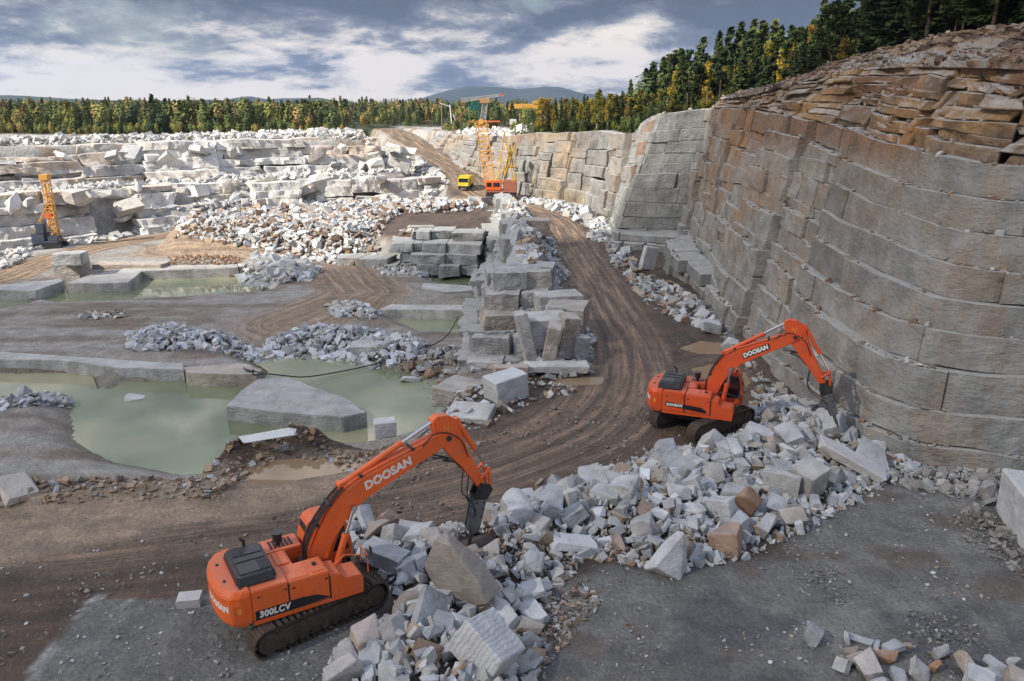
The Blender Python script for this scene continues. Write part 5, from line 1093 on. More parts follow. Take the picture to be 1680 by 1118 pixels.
def sky_pts(lst, Y):
    o = []
    for px, py in lst: q = PY(px, py, Y); o.append((q[0], q[2]))
    return o
ridge('mountain', sky_pts([(640, 176), (690, 162), (735, 146), (770, 139), (820, 141), (850, 146), (885, 140), (915, 140), (950, 150), (980, 155), (1040, 160), (1200, 172)], 3200), 3200, 600, 3)
ridge('mountain', sky_pts([(330, 172), (380, 163), (410, 157), (440, 163), (470, 159), (520, 157), (560, 166), (620, 172)], 2500), 2500, 400, 4)
ridge('mountain', sky_pts([(-900, 146), (-200, 148), (0, 151), (160, 158), (330, 163), (500, 168), (700, 170), (900, 172)], 1400), 1400, 300, 5)
# ------------------------------------------------------------------ machines
M_ORANGE_P = simple_mat('orange_machine_paint', (.80, .125, .014), .46, dirt=.38, dirtc=(.20, .11, .065), sc=1.7, dust=.32)
M_RED_P = simple_mat('red_orange_machine_paint', (.72, .085, .012), .46, dirt=.36, dirtc=(.15, .08, .05), sc=1.7, dust=.25)
M_TRACK = simple_mat('muddy_track_steel', (.055, .042, .034), .8, .2, dirt=.85, dirtc=(.12, .082, .058), sc=3, bmp=.5)
M_FRAME = simple_mat('muddy_frame', (.05, .035, .027), .85, dirt=.8, dirtc=(.11, .075, .05), sc=3, bmp=.4)
M_DARK = simple_mat('black_hood', (.014, .016, .024), .38, dirt=.3, dirtc=(.06, .055, .05), sc=3, dust=.12)
M_CHROME = simple_mat('chrome_rod', (.6, .6, .62), .18, 1.0)
M_STEEL = simple_mat('worn_steel', (.22, .225, .24), .4, .8, dirt=.5, dirtc=(.08, .07, .06), sc=4)
M_BSTEEL = simple_mat('black_steel', (.03, .03, .033), .5, .4, dirt=.4, dirtc=(.1, .085, .07), sc=4)
M_GLASS = simple_mat('dark_cab_glass', (.015, .015, .02), .06, 0, spec=.8)
M_LETTER = simple_mat('white_lettering', (.80, .78, .74), .5, dirt=.45, dirtc=(.42, .28, .18), sc=5)
M_PLATE = simple_mat('black_plate', (.012, .010, .012), .45)
M_YELLOW = simple_mat('yellow_paint', (.62, .36, .03), .5, dirt=.3, dirtc=(.25, .15, .07), sc=2)
M_LAMP = simple_mat('tail_lamp', (.75, .30, .04), .3)
def mb(name, build, mat, parent, bev=0.0, seg=2, smooth_ang=None):
    bm = bmesh.new(); build(bm)
    bmesh.ops.recalc_face_normals(bm, faces=bm.faces)
    if bev: bmesh.ops.bevel(bm, geom=[e for e in bm.edges if len(e.link_faces) == 2 and e.calc_face_angle(0) > .5], offset=bev, segments=seg, affect='EDGES', clamp_overlap=True)
    me = bpy.data.meshes.new(name); bm.to_mesh(me); bm.free(); return link(name, me, mat, parent)
def bx(bm, x0, x1, y0, y1, z0, z1):
    v = [bm.verts.new((x, y, z)) for z in (z0, z1) for x, y in ((x0, y0), (x1, y0), (x1, y1), (x0, y1))]
    for f in ((3, 2, 1, 0), (4, 5, 6, 7), (0, 1, 5, 4), (1, 2, 6, 5), (2, 3, 7, 6), (3, 0, 4, 7)): bm.faces.new([v[i] for i in f])
def ext_xz(bm, pts, y0, y1):
    a = [bm.verts.new((x, y0, z)) for x, z in pts]; b_ = [bm.verts.new((x, y1, z)) for x, z in pts]; n = len(pts)
    bm.faces.new(a); bm.faces.new(b_[::-1])
    for i in range(n): bm.faces.new((a[i], b_[i], b_[(i+1) % n], a[(i+1) % n]))
def ext_xy(bm, pts, z0, z1, s=1.0, c=(0, 0)):
    a = [bm.verts.new((x, y, z0)) for x, y in pts]; b_ = [bm.verts.new((c[0]+(x-c[0])*s, c[1]+(y-c[1])*s, z1)) for x, y in pts]; n = len(pts)
    bm.faces.new(a[::-1]); bm.faces.new(b_)
    for i in range(n): bm.faces.new((a[i], a[(i+1) % n], b_[(i+1) % n], b_[i]))
def cyl(bm, p0, p1, r, seg=14, r2=None): tube_mesh(bm, [p0, p1], [r, r if r2 is None else r2], seg)
def text_mesh(name, txt, size, mat, parent, loc, rot, ext=.006, shear=0.0, bold=.012, mapf=None, spacing=1.0):
    c = bpy.data.curves.new(name, 'FONT'); c.body = txt; c.size = size; c.extrude = ext; c.shear = shear; c.offset = bold; c.space_character = spacing; c.align_x = 'CENTER'; c.align_y = 'CENTER'
    tmp = bpy.data.objects.new(name, c); COL.objects.link(tmp); dg = bpy.context.evaluated_depsgraph_get(); me = bpy.data.meshes.new_from_object(tmp.evaluated_get(dg)); bpy.data.objects.remove(tmp)
    me.name = name
    if mapf:
        for v in me.vertices: v.co = Vector(mapf(*v.co))
    me.materials.clear(); o = link(name, me, mat, parent); o.location = loc; o.rotation_euler = rot; return o
def stadium(L_, Hh, n=14):
    r = Hh/2; a = L_/2-r; p = []
    for i in range(n+1): t_ = -math.pi/2+math.pi*i/n; p.append((a+r*math.cos(t_), r+r*math.sin(t_)))
    for i in range(n+1): t_ = math.pi/2+math.pi*i/n; p.append((-a+r*math.cos(t_), r+r*math.sin(t_)))
    return p
def along(poly, n):
    p = [Vector((q[0], q[1])) for q in poly]; p.append(p[0]); l = [0]
    for a, b_ in zip(p[:-1], p[1:]): l.append(l[-1]+(b_-a).length)
    out = []
    for i in range(n):
        s = l[-1]*i/n; k = max(j for j in range(len(p)-1) if l[j] <= s+1e-9); q = p[k]+(p[k+1]-p[k])*((s-l[k])/max(1e-6, l[k+1]-l[k])); d = (p[k+1]-p[k]).normalized(); out.append((q, d))
    return out
def crawler(parent, yc, W_=.6, L_=4.95, Hh=1.02):
    """one crawler track with pads; frame, idler and sprocket are its pieces"""
    def pads(bm):
        for q, d in along(stadium(L_-.1, Hh-.1), 50):
            nn = Vector((d.y, -d.x)); hw = .135
            a = [(q-d*hw+nn*.0), (q+d*hw+nn*.0), (q+d*hw+nn*.045), (q+d*.02+nn*.045), (q+d*.02+nn*.085), (q-d*.02+nn*.085), (q-d*.02+nn*.045), (q-d*hw+nn*.045)]
            ext_xz(bm, [(v.x, v.y+.05) for v in a], yc-W_/2, yc+W_/2)
            if int(q.x*7) % 1 == 0: pass
    tr = mb('crawler_track', pads, M_TRACK, parent)
    def fr(bm):
        ext_xz(bm, [(-1.7, .28), (1.7, .28), (1.85, .5), (1.5, .80), (-1.5, .80), (-1.85, .5)], yc-.2, yc+.2)
        for i in range(9): cyl(bm, (-1.6+i*.4, yc-.24, .24), (-1.6+i*.4, yc+.24, .24), .13, 12)
    mb('track_frame', fr, M_FRAME, tr, .02)
    mb('link_chain', lambda bm: [ext_xz(bm, [(x*.955, .05+(z-.46)*.86+.46) for x, z in stadium(L_-.1, Hh-.1)], yc-.16, yc+.16)], M_FRAME, tr)
    def idl(bm, x): cyl(bm, (x, yc-.27, .51), (x, yc+.27, .51), .37, 20); cyl(bm, (x, yc-.31, .51), (x, yc+.31, .51), .16, 14)
    mb('idler_wheel', lambda bm: idl(bm, L_/2-.52), M_FRAME, tr, .02); mb('sprocket', lambda bm: idl(bm, -L_/2+.52), M_FRAME, tr, .02)
    return tr
def cylinder_parts(parent, name, p0, p1, r, frac, mat):
    """hydraulic cylinder: barrel in the machine colour, chrome rod"""
    p0, p1 = Vector(p0), Vector(p1); m_ = p0.lerp(p1, frac)
    o = mb(name, lambda bm: (cyl(bm, p0, m_, r, 14), cyl(bm, p0-Vector((0, r*1.2, 0)), p0+Vector((0, r*1.2, 0)), r*1.1, 12), cyl(bm, m_-(p1-p0).normalized()*.12, m_, r*1.15, 14)), mat, parent)
    mb('piston_rod', lambda bm: (cyl(bm, m_, p1, r*.52, 12), cyl(bm, p1-Vector((0, r*1.1, 0)), p1+Vector((0, r*1.1, 0)), r*.9, 12)), M_CHROME, o); return o
def excavator(loc, house, track, foot, tip, armend, hamtip, paint, label, plate, side_text, boom_text='DOOSAN', pitch=(0, 0)):
    E = empty('excavator', loc); tag(E, label, 'excavator', None)
    E.rotation_euler = (R(pitch[0]), R(pitch[1]), R(house)); dt_ = R(track-house)
    U = empty('undercarriage', (0, 0, 0), dt_); U.parent = E
    crawler(U, 1.32); crawler(U, -1.32)
    def xf(bm):
        ext_xy(bm, [(-1.3, -1.15), (-.6, -.5), (.6, -.5), (1.3, -1.15), (1.5, -1.15), (.8, 0), (1.5, 1.15), (1.3, 1.15), (.6, .5), (-.6, .5), (-1.3, 1.15), (-1.5, 1.15), (-.8, 0), (-1.5, -1.15)], .48, .85)
        cyl(bm, (0, 0, .8), (0, 0, 1.08), .72, 24)
    mb('cross_frame', xf, M_FRAME, U, .02)
    # --- upper structure
    D = mb('deck', lambda bm: (bx(bm, -2.5, 1.35, -1.48, 1.48, 1.08, 1.22), bx(bm, 1.35, 1.95, -1.48, -.5, 1.08, 1.2), bx(bm, 1.35, 2.0, .5, 1.48, 1.08, 1.2)), M_FRAME, E, .02)
    cwp = [(-2.32, -1.5), (-2.72, -1.5), (-3.02, -1.40), (-3.24, -1.12), (-3.38, -.7), (-3.44, -.25), (-3.44, .25), (-3.38, .7), (-3.24, 1.12), (-3.02, 1.40), (-2.72, 1.5), (-2.32, 1.5)]
    def cw(bm):
        a = [bm.verts.new((x*.96 if x < -2.4 else x, y*.97, 1.06)) for x, y in cwp]; b_ = [bm.verts.new((x, y, 1.26)) for x, y in cwp]; c_ = [bm.verts.new((x, y, 2.16)) for x, y in cwp]; d_ = [bm.verts.new((x if x > -2.4 else x*.955, y*.97, 2.33)) for x, y in cwp]
        n = len(cwp); bm.faces.new(a[::-1]); bm.faces.new(d_)
        for p, q in ((a, b_), (b_, c_), (c_, d_)):
            for i in range(n): bm.faces.new((p[i], p[(i+1) % n], q[(i+1) % n], q[i]))
    CW = mb('counterweight', cw, paint, E, .035, 2)
    mb('recess_panel', lambda bm: bx(bm, -2.98, -2.55, -1.515, -1.47, 1.35, 1.95), paint, CW, .015)
    mb('tail_lamp', lambda bm: bx(bm, -2.84, -2.7, -1.53, -1.5, 1.62, 1.82), M_LAMP, CW, .005)
    mb('lifting_eye', lambda bm: (cyl(bm, (-3.0, -.55, 2.3), (-3.0, -.55, 2.36), .06, 10), cyl(bm, (-3.0, .55, 2.3), (-3.0, .55, 2.36), .06, 10), cyl(bm, (-2.6, -1.2, 2.3), (-2.6, -1.2, 2.36), .06, 10)), M_BSTEEL, CW)
    # counterweight lettering follows the curve of its rear
    arc = [Vector(p) for p in cwp[1:-1]][::-1]; al_ = [0]
    for a, b_ in zip(arc[:-1], arc[1:]): al_.append(al_[-1]+(b_-a).length)
    def onarc(u, w_, e):
        s = min(max(al_[-1]*.70+u, 0), al_[-1]-.001); k = max(j for j in range(len(arc)-1) if al_[j] <= s); p = arc[k].lerp(arc[k+1], (s-al_[k])/(al_[k+1]-al_[k])); d = (arc[k+1]-arc[k]).normalized(); nn = Vector((d.y, -d.x))
        if nn.x > 0: nn = -nn
        p = p+nn*(.008+e); return (p.x, p.y, 1.74+w_)
    text_mesh('lettering', 'DOOSAN', .30, M_LETTER, CW, (0, 0, 0), (0, 0, 0), bold=.012, mapf=onarc, spacing=1.05)
    # right side bodywork
    mb('side_panel', lambda bm: bx(bm, -2.31, -.95, -1.5, -.42, 1.2, 2.28), paint, E, .03)
    mb('side_panel', lambda bm: bx(bm, -.93, .62, -1.49, -.42, 1.2, 2.22), paint, E, .03)
    mb('tool_box', lambda bm: ext_xz(bm, [(.64, 1.1), (1.92, 1.1), (1.98, 1.2), (1.98, 1.62), (1.88, 1.72), (1.2, 1.76), (1.05, 2.0), (.64, 2.05)], -1.49, -.52), paint, E, .03)
    mb('skirt', lambda bm: bx(bm, -2.3, 1.95, -1.505, -1.40, 1.04, 1.19), paint, E, .015)
    mb('stripe', lambda bm: ext_xz(bm, [(-2.22, 1.23), (-.3, 1.23), (.6, 1.27), (.1, 1.48), (-.5, 1.55), (-2.22, 1.55)] if not plate else [(-2.1, 1.45), (-1.1, 1.42), (.35, 1.3), (.42, 1.4), (.1, 1.58), (-2.1, 1.72)], -1.508, -1.49), M_PLATE, E)
    text_mesh('lettering', side_text, .30 if not plate else .2, M_LETTER, E, (-1.52, -1.512, 1.385) if not plate else (-1.55, -1.512, 1.56), (R(90), 0, 0), bold=.014, shear=.1, spacing=1.1)
    mb('panel_gap', lambda bm: (bx(bm, -.965, -.925, -1.497, -1.40, 1.2, 2.2), bx(bm, .612, .65, -1.495, -1.40, 1.2, 2.0)), M_PLATE, E)
    for x, z in ((-2.1, 2.0), (-1.1, 2.0), (-.8, 1.95), (.45, 1.95)): mb('latch', lambda bm: bx(bm, x, x+.1, -1.512, -1.49, z, z+.05), M_BSTEEL, E)
    # left side, engine deck, sunken centre
    mb('side_panel', lambda bm: bx(bm, -2.31, .28, .55, 1.49, 1.2, 2.24), paint, E, .03)
    mb('engine_deck', lambda bm: bx(bm, -2.31, -.42, -.44, .57, 1.2, 2.2), paint, E, .02)
    mb('hatch', lambda bm: bx(bm, -1.0, -.5, -.35, .5, 2.18, 2.25), paint, E, .02)
    mb('hatch', lambda bm: bx(bm, -.85, -.1, -1.4, -.5, 2.2, 2.25), paint, E, .02)
    mb('hatch', lambda bm: bx(bm, .0, .55, -1.35, -.5, 2.2, 2.245), paint, E, .02)
    mb('grille', lambda bm: [bx(bm, -.9+i*.16, -.8+i*.16, .75, 1.3, 2.23, 2.26) for i in range(6)], M_BSTEEL, E)
    mb('fuel_cap', lambda bm: cyl(bm, (.25, -.9, 2.24), (.25, -.9, 2.31), .08, 12), M_BSTEEL, E)
    def hood(bm): ext_xy(bm, [(-2.72, -1.22), (-1.2, -1.22), (-1.2, .98), (-2.72, .98)], 2.28, 2.68, .86, (-1.9, -.1))
    HD = mb('engine_hood', hood, M_DARK, E, .09, 3)
    mb('vent', lambda bm: [bx(bm, -1.75+i*.09, -1.71+i*.09, -.98, -.35, 2.66, 2.70) for i in range(5)], M_PLATE, HD); mb('vent', lambda bm: [bx(bm, -2.45+i*.09, -2.41+i*.09, .2, .7, 2.66, 2.70) for i in range(5)], M_PLATE, HD)
    mb('hood_rib', lambda bm: (bx(bm, -2.5, -1.4, -.28, -.2, 2.66, 2.71), bx(bm, -2.5, -1.4, .1, .16, 2.66, 2.71)), M_DARK, HD, .015)
    mb('air_precleaner', lambda bm: (cyl(bm, (-.55, .95, 2.2), (-.55, .95, 2.42), .09, 12), cyl(bm, (-.55, .95, 2.42), (-.55, .95, 2.68), .19, 18), cyl(bm, (-.55, .95, 2.68), (-.55, .95, 2.74), .22, 18)), M_DARK, E)
    mb('exhaust', lambda bm: tube_mesh(bm, [(-1.9, .75, 2.3), (-1.9, .75, 2.85), (-2.05, .75, 2.98)], .06, 12), M_BSTEEL, E)
    mb('pump_bay', lambda bm: ([bx(bm, -.42, 1.0, -.42, .55, 1.2, 1.45)]+[bx(bm, -.3+i*.3, -.12+i*.3, -.35+.2*(i % 2), .0+.25*(i % 2), 1.45, 1.62+.06*(i % 3)) for i in range(4)]), M_BSTEEL, E, .02)
    rh = random.Random(3)
    mb('hoses', lambda bm: [tube_mesh(bm, [(-.35+rh.random()*.3, -.3+i*.09, 1.5), (.0, -.3+i*.09, 1.85+rh.random()*.2), (.3+rh.random()*.2, -.2+i*.06, 1.9), (.55, -.2+i*.05, 2.1)], .022, 6, rounds=2) for i in range(8)], M_BLACK, E)
    for o in [c_ for c_ in E.children_recursive if c_.type == 'MESH' and c_.parent != U and (c_.parent is None or c_.parent.parent != U)]:      # fit the house length to this machine
        if o.data.users == 1:
            for v_ in o.data.vertices: v_.co.x *= .86 if abs(o.location.x) < .01 else .92
        o.location.x *= .86
    # boom foot brackets
    mb('boom_bracket', lambda bm: (ext_xz(bm, [(-.25, 1.2), (1.1, 1.2), (1.05, 1.4), (foot[0]+.22, foot[1]+.15), (foot[0]-.18, foot[1]+.15)], -.42, -.34), ext_xz(bm, [(-.25, 1.2), (1.1, 1.2), (1.05, 1.4), (foot[0]+.22, foot[1]+.15), (foot[0]-.18, foot[1]+.15)], .34, .42)), paint, E, .01)
    # cab
    K = empty('cab', (0, 0, 0)); K.parent = E
    prof = [(.34, 1.2), (2.02, 1.2), (2.08, 1.7), (1.82, 2.95), (1.6, 3.07), (.72, 3.07), (.5, 2.9), (.34, 2.2)]
    mb('cab_shell', lambda bm: ext_xz(bm, prof, .56, 1.48), paint, K, .06, 3)
    def wn_(name, pts, y0, y1): mb(name, lambda bm: ext_xz(bm, pts, y0, y1), M_GLASS, K)
    wn_('side_window', [(.5, 2.05), (1.95, 2.0), (1.76, 2.85), (.62, 2.85)], 1.478, 1.492); wn_('side_window', [(1.0, 1.6), (1.95, 1.6), (1.76, 2.85), (.8, 2.85)], .548, .562)
    mb('rear_window', lambda bm: (lambda a: (bm.faces.new([bm.verts.new(p) for p in a])))([(.365, .66, 2.3), (.365, 1.38, 2.3), (.482, 1.38, 2.83), (.482, .66, 2.83)]), M_GLASS, K)
    for v in K.children[-1].data.vertices: v.co.x -= .022
    mb('windscreen', lambda bm: (bm.faces.new([bm.verts.new(p) for p in [(2.085, .64, 1.75), (2.085, 1.4, 1.75), (1.86, 1.4, 2.85), (1.86, .64, 2.85)]])), M_GLASS, K)
    mb('roof_hatch', lambda bm: bx(bm, .85, 1.45, .75, 1.3, 3.06, 3.10), paint, K, .015)
    mb('work_lamp', lambda bm: bx(bm, 1.55, 1.65, .62, .76, 3.06, 3.17), M_BSTEEL, K, .01)
    # handrails
    mb('handrail', lambda bm: (tube_mesh(bm, [(1.9, -1.42, 1.7), (1.9, -1.42, 2.35), (1.1, -1.42, 2.6), (.65, -1.42, 2.25)], .02, 6), tube_mesh(bm, [(1.95, -.6, 1.7), (1.95, -.6, 2.3), (1.95, -1.3, 2.3), (1.95, -1.3, 1.7)], .016, 6)), paint if not plate else M_BSTEEL, E)
    mb('mirror', lambda bm: (tube_mesh(bm, [(1.7, -1.45, 2.2), (1.95, -1.62, 2.5)], .012, 5), bx(bm, 1.93, 1.97, -1.72, -1.55, 2.45, 2.75)), M_BSTEEL, E)
    # --- boom
    fv = Vector((foot[0], 0, foot[1])); tv = Vector((tip[0], 0, tip[1])); Lb = (tv-fv).length; ang = math.atan2(tv.z-fv.z, tv.x-fv.x)
    B = empty('boom_assembly', fv); B.parent = E; B.rotation_euler = (0, -ang, 0)
    k = Lb/6.3; cl = [(0, 0, .22), (.5, .26, .30), (1.2, .60, .37), (1.9, .84, .41), (2.5, .92, .42), (3.1, .86, .40), (4.0, .62, .35), (5.0, .34, .29), (5.8, .12, .25), (6.3, .0, .2)]
    up, dn = [], []
    for i, (u, v, h_) in enumerate(cl):
        a, b_ = cl[max(i-1, 0)], cl[min(i+1, len(cl)-1)]; d = Vector((b_[0]-a[0], b_[1]-a[1])).normalized(); nn = Vector((-d.y, d.x)); up.append((u*k+nn.x*h_, v+nn.y*h_)); dn.append((u*k-nn.x*h_, v-nn.y*h_))
    BO = mb('boom', lambda bm: ext_xz(bm, [(-.2, 0)]+up+[(Lb+.2, 0)]+dn[::-1], -.28, .28), paint, B, .03)
    mb('pivot_pin', lambda bm: cyl(bm, (2.3*k, -.36, .66), (2.3*k, .36, .66), .09, 14), M_BSTEEL, BO)
    mb('pivot_pin', lambda bm: cyl(bm, (Lb, -.36, 0), (Lb, .36, 0), .1, 14), M_BSTEEL, BO)
    mb('bracket', lambda bm: (ext_xz(bm, [(2.2*k, 1.3), (2.75*k, 1.25), (2.6*k, 1.58), (2.4*k, 1.58)], -.17, -.11), ext_xz(bm, [(2.2*k, 1.3), (2.75*k, 1.25), (2.6*k, 1.58), (2.4*k, 1.58)], .11, .17)), paint, BO, .01)
    ta = -math.atan2(.28, 1.0)
    tl = (4.05*k, -.292, .60)
    if plate:
        ca_, sa_ = math.cos(ta), math.sin(ta)
        mb('name_plate', lambda bm: ext_xz(bm, [(tl[0]+x*ca_-z*sa_, tl[2]+x*sa_+z*ca_) for x, z in ((-.72, -.16), (.74, -.16), (.78, .16), (-.68, .16))], -.288, -.27), M_PLATE, BO)
    text_mesh('lettering', boom_text, .42 if not plate else .30, M_LETTER, BO, tl if plate else (3.9*k, -.286, .66), (R(90), -ta, 0), bold=.02, shear=.12, spacing=1.05)
    def pipes(bm):
        for j, yy in enumerate((-.2, -.12, -.04, .05, .13, .21)):
            if j < 5: tube_mesh(bm, [(x+ (.0), yy, z+.07) for x, z in up[1:]], .028, 6, rounds=1)
    mb('boom_pipes', pipes, paint, BO)
    mb('boom_hoses', lambda bm: [tube_mesh(bm, [(-.35, yy, -.35), (.1, yy*1.1, .5), (.7, yy, 1.0), (up[3][0], yy, up[3][1]+.12), (up[4][0], yy, up[4][1]+.12)], .03, 6, rounds=2) for yy in (-.24, -.16, -.08, .08, .16)], M_BLACK, BO)
    for i in (2, 3, 5, 7): mb('pipe_clamp', lambda bm: ext_xz(bm, [(up[i][0]-.05, up[i][1]), (up[i][0]+.05, up[i][1]), (up[i][0]+.05, up[i][1]+.13), (up[i][0]-.05, up[i][1]+.13)], -.26, .24), M_BSTEEL, BO)
    # cylinders in machine space
    def b2e(u, v): return Vector((fv.x+u*math.cos(ang)-v*math.sin(ang), 0, fv.z+u*math.sin(ang)+v*math.cos(ang)))
    for yy in (-.48, .48):
        q = b2e(2.3*k, .66); cylinder_parts(E, 'boom_cylinder', (1.0, yy*.9, 1.3), (q.x, yy*.75, q.z), .12, .62, paint)
    mb('cylinder_mount', lambda bm: (bx(bm, .8, 1.15, -.55, -.34, 1.1, 1.42), bx(bm, .8, 1.15, .34, .55, 1.1, 1.42)), paint, E, .02)
    # --- arm
    av = Vector((armend[0], 0, armend[1])); La = (av-tv).length; aa = math.atan2(av.z-tv.z, av.x-tv.x); ka = La/3.1
    A = empty('arm_assembly', tv); A.parent = E; A.rotation_euler = (0, -aa, 0)
    AR = mb('arm', lambda bm: ext_xz(bm, [(-.92, -.12), (-.95, .12), (-.7, .45), (-.35, .62), (.05, .56), (1.2*ka, .34), (2.9*ka, .2), (La+.14, .12), (La+.14, -.12), (2.0*ka, -.20), (.5, -.34), (-.1, -.38), (-.55, -.28)], -.2, .2), paint, A, .025)
    mb('cheek_plate', lambda bm: (ext_xz(bm, [(-.85, -.05), (-.6, .4), (.1, .45), (.25, -.25), (-.2, -.32)], -.235, -.2), ext_xz(bm, [(-.85, -.05), (-.6, .4), (.1, .45), (.25, -.25), (-.2, -.32)], .2, .235)), paint, AR, .01)
    text_mesh('sticker', 'N', .3, M_LAMP, AR, (-.35, -.242, .14), (R(90), aa, 0), bold=.0)
    def a2e(a, b_): return Vector((tv.x+a*math.cos(aa)-b_*math.sin(aa), 0, tv.z+a*math.sin(aa)+b_*math.cos(aa)))
    q0 = b2e(2.5*k, 1.48); q1 = a2e(-.8, .02); cylinder_parts(E, 'arm_cylinder', q0, q1, .115, .64, paint)
    q0 = a2e(-.2, .66); q1 = a2e(La-.5, .58); cylinder_parts(E, 'bucket_cylinder', q0, q1, .1, .6, paint)
    mb('cylinder_lug', lambda bm: (ext_xz(bm, [(-.4, .5), (.05, .5), (-.12, .76), (-.28, .76)], -.15, -.11), ext_xz(bm, [(-.4, .5), (.05, .5), (-.12, .76), (-.28, .76)], .11, .15)), paint, A)
    e2 = a2e(La-.45, .1); e3 = av+Vector((.32*math.cos(aa+1.2), 0, .32*math.sin(aa+1.2)))
    mb('link', lambda bm: [cyl(bm, (e2.x, yy, e2.z), (q1.x, yy, q1.z), .06, 8) for yy in (-.27, .27)]+[cyl(bm, (q1.x, yy, q1.z), (e3.x, yy, e3.z), .07, 8) for yy in (-.2, .2)]+[cyl(bm, (q1.x, -.3, q1.z), (q1.x, .3, q1.z), .07, 10)], paint, E)
    mb('arm_hoses', lambda bm: [tube_mesh(bm, [b2e(Lb-.9, -.2)+Vector((0, yy, 0)), b2e(Lb-.35, -.75-.12*j)+Vector((0, yy, 0)), a2e(.55, -.75)+Vector((0, yy, 0)), a2e(1.0, -.28)+Vector((0, yy, 0)), a2e(1.6, -.22)+Vector((0, yy, 0))], .022, 6, rounds=2) for j, yy in enumerate((-.24, -.14, .2))]
       +[tube_mesh(bm, [b2e(Lb-1.2, .42)+Vector((0, yy, 0)), b2e(Lb-.2, .62)+Vector((0, yy, 0)), a2e(.3, .4)+Vector((0, yy, 0)), a2e(1.2, .2)+Vector((0, yy, 0))], .022, 6, rounds=2) for yy in (-.26, .26)], M_BLACK, E)
    # --- hydraulic hammer
    hv = Vector((hamtip[0], 0, hamtip[1])); Lh = (hv-av).length; ha = math.atan2(hv.z-av.z, hv.x-av.x)
    HM = empty('hydraulic_hammer', av); HM.parent = E; HM.rotation_euler = (0, -ha, 0)
    mb('hammer_bracket', lambda bm: (ext_xz(bm, [(-.18, -.15), (-.1, .3), (.1, .45), (.42, .3), (.45, -.28), (.15, -.24)], -.25, -.17), ext_xz(bm, [(-.18, -.15), (-.1, .3), (.1, .45), (.42, .3), (.45, -.28), (.15, -.24)], .17, .25), bx(bm, .36, .5, -.25, .25, -.28, .3)), M_BSTEEL, HM, .015)
    mb('hammer_body', lambda bm: (bx(bm, .48, Lh-.62, -.16, .16, -.19, .21), ext_xz(bm, [(.48, -.25), (.48, .27), (Lh-.8, .22), (Lh-.62, .16), (Lh-.62, -.14), (Lh-.8, -.2)], -.24, -.165), ext_xz(bm, [(.48, -.25), (.48, .27), (Lh-.8, .22), (Lh-.62, .16), (Lh-.62, -.14), (Lh-.8, -.24)], .165, .24)), M_STEEL, HM, .015)
    mb('tie_bolt', lambda bm: [cyl(bm, (x, -.265, z), (x, .265, z), .04, 8) for x in (.62, .9, 1.2) for z in (-.16, .16) if x < Lh-.75], M_BSTEEL, HM)
    mb('chisel', lambda bm: tube_mesh(bm, [(Lh-.7, 0, 0), (Lh-.2, 0, 0), (Lh+.12, 0, 0)], [.085, .085, .03], 12), M_STEEL, HM)
    mb('hammer_hose', lambda bm: [tube_mesh(bm, [a2e(1.9, -.2)+Vector((0, yy, 0)), a2e(2.6, -.75)+Vector((0, yy, 0)), av+Vector((-.45, yy, -.5)), av+(hv-av)*.45+Vector((-.1, yy*1.2, 0))], .024, 6, rounds=2) for yy in (-.22, .22)], M_BLACK, E)
    return E
excavator((-7.25, 23.95, Hs(-7.25, 23.95)-.02), 31, 41, (.32, 1.78), (5.62, 5.35), (7.05, 2.98), (6.5, .55), M_ORANGE_P, 'near orange tracked digger with hydraulic hammer and white lettering straight on the boom', False, '300LCV')
excavator((10.4, 40.6, Hs(10.4, 40.6)-.02), -20, 37, (.32, 1.68), (4.35, 5.55), (5.95, 3.1), (6.85, 1.0), M_RED_P, 'far tracked digger hammering beside the wall with black name plate on its boom', True, 'DOOSAN')
# ------------------------------------------------------------------ cranes, drill rig, truck and the yard on the plateau
def lattice(bm, p0, p1, w0, w1, n, r=.06, diag=True, axis=None):
    p0, p1 = Vector(p0), Vector(p1); d = (p1-p0).normalized(); a = d.cross(Vector((0, 1, 0)) if abs(d.y) < .9 else Vector((1, 0, 0))).normalized(); b_ = d.cross(a)
    def c(t_, i, j): w__ = (w0+(w1-w0)*t_)*.5; return p0.lerp(p1, t_)+a*i*w__+b_*j*w__
    Q = [(-1, -1), (1, -1), (1, 1), (-1, 1)]
    for i, j in Q: cyl(bm, c(0, i, j), c(1, i, j), r, 5)
    for k in range(n):
        t0, t1 = k/n, (k+1)/n
        for m_ in range(4):
            u, v = Q[m_], Q[(m_+1) % 4]
            cyl(bm, c(t0, *u), c(t0, *v), r*.7, 4)
            if k % 2: u, v = v, u
            cyl(bm, c(t0, *u), c(t1, *v), r*.7, 4)
M_LAT = simple_mat('amber_lattice_paint', (.70, .36, .06), .55, dirt=.35, dirtc=(.35, .16, .05), sc=1)
M_RUSTRED = simple_mat('faded_red_paint', (.36, .12, .07), .6, dirt=.4, dirtc=(.3, .16, .1), sc=1)
M_BLUE = simple_mat('dark_blue_paint', (.05, .07, .11), .5, dirt=.3, sc=1)
M_GREEN = simple_mat('green_paint', (.03, .20, .14), .5)
M_WHITE_P = simple_mat('white_paint', (.7, .7, .7), .5, dirt=.3)
M_CONC = simple_mat('grey_concrete', (.38, .38, .37), .85, dirt=.3, dirtc=(.25, .24, .22))
M_WOOD = simple_mat('tan_timber', (.42, .27, .12), .8, dirt=.4)
g = P(822, 328, 1.0); zc = Hs(*g)
E = empty('crawler_crane', (g[0], g[1], zc)); tag(E, 'big crane with tall amber lattice boom and red house beyond the haul road', 'crane')
for yy in (-1.6, 1.6): mb('crawler_track', lambda bm: ext_xz(bm, stadium(5.2, 1.0), yy-.45, yy+.45), M_BSTEEL, E, .03)
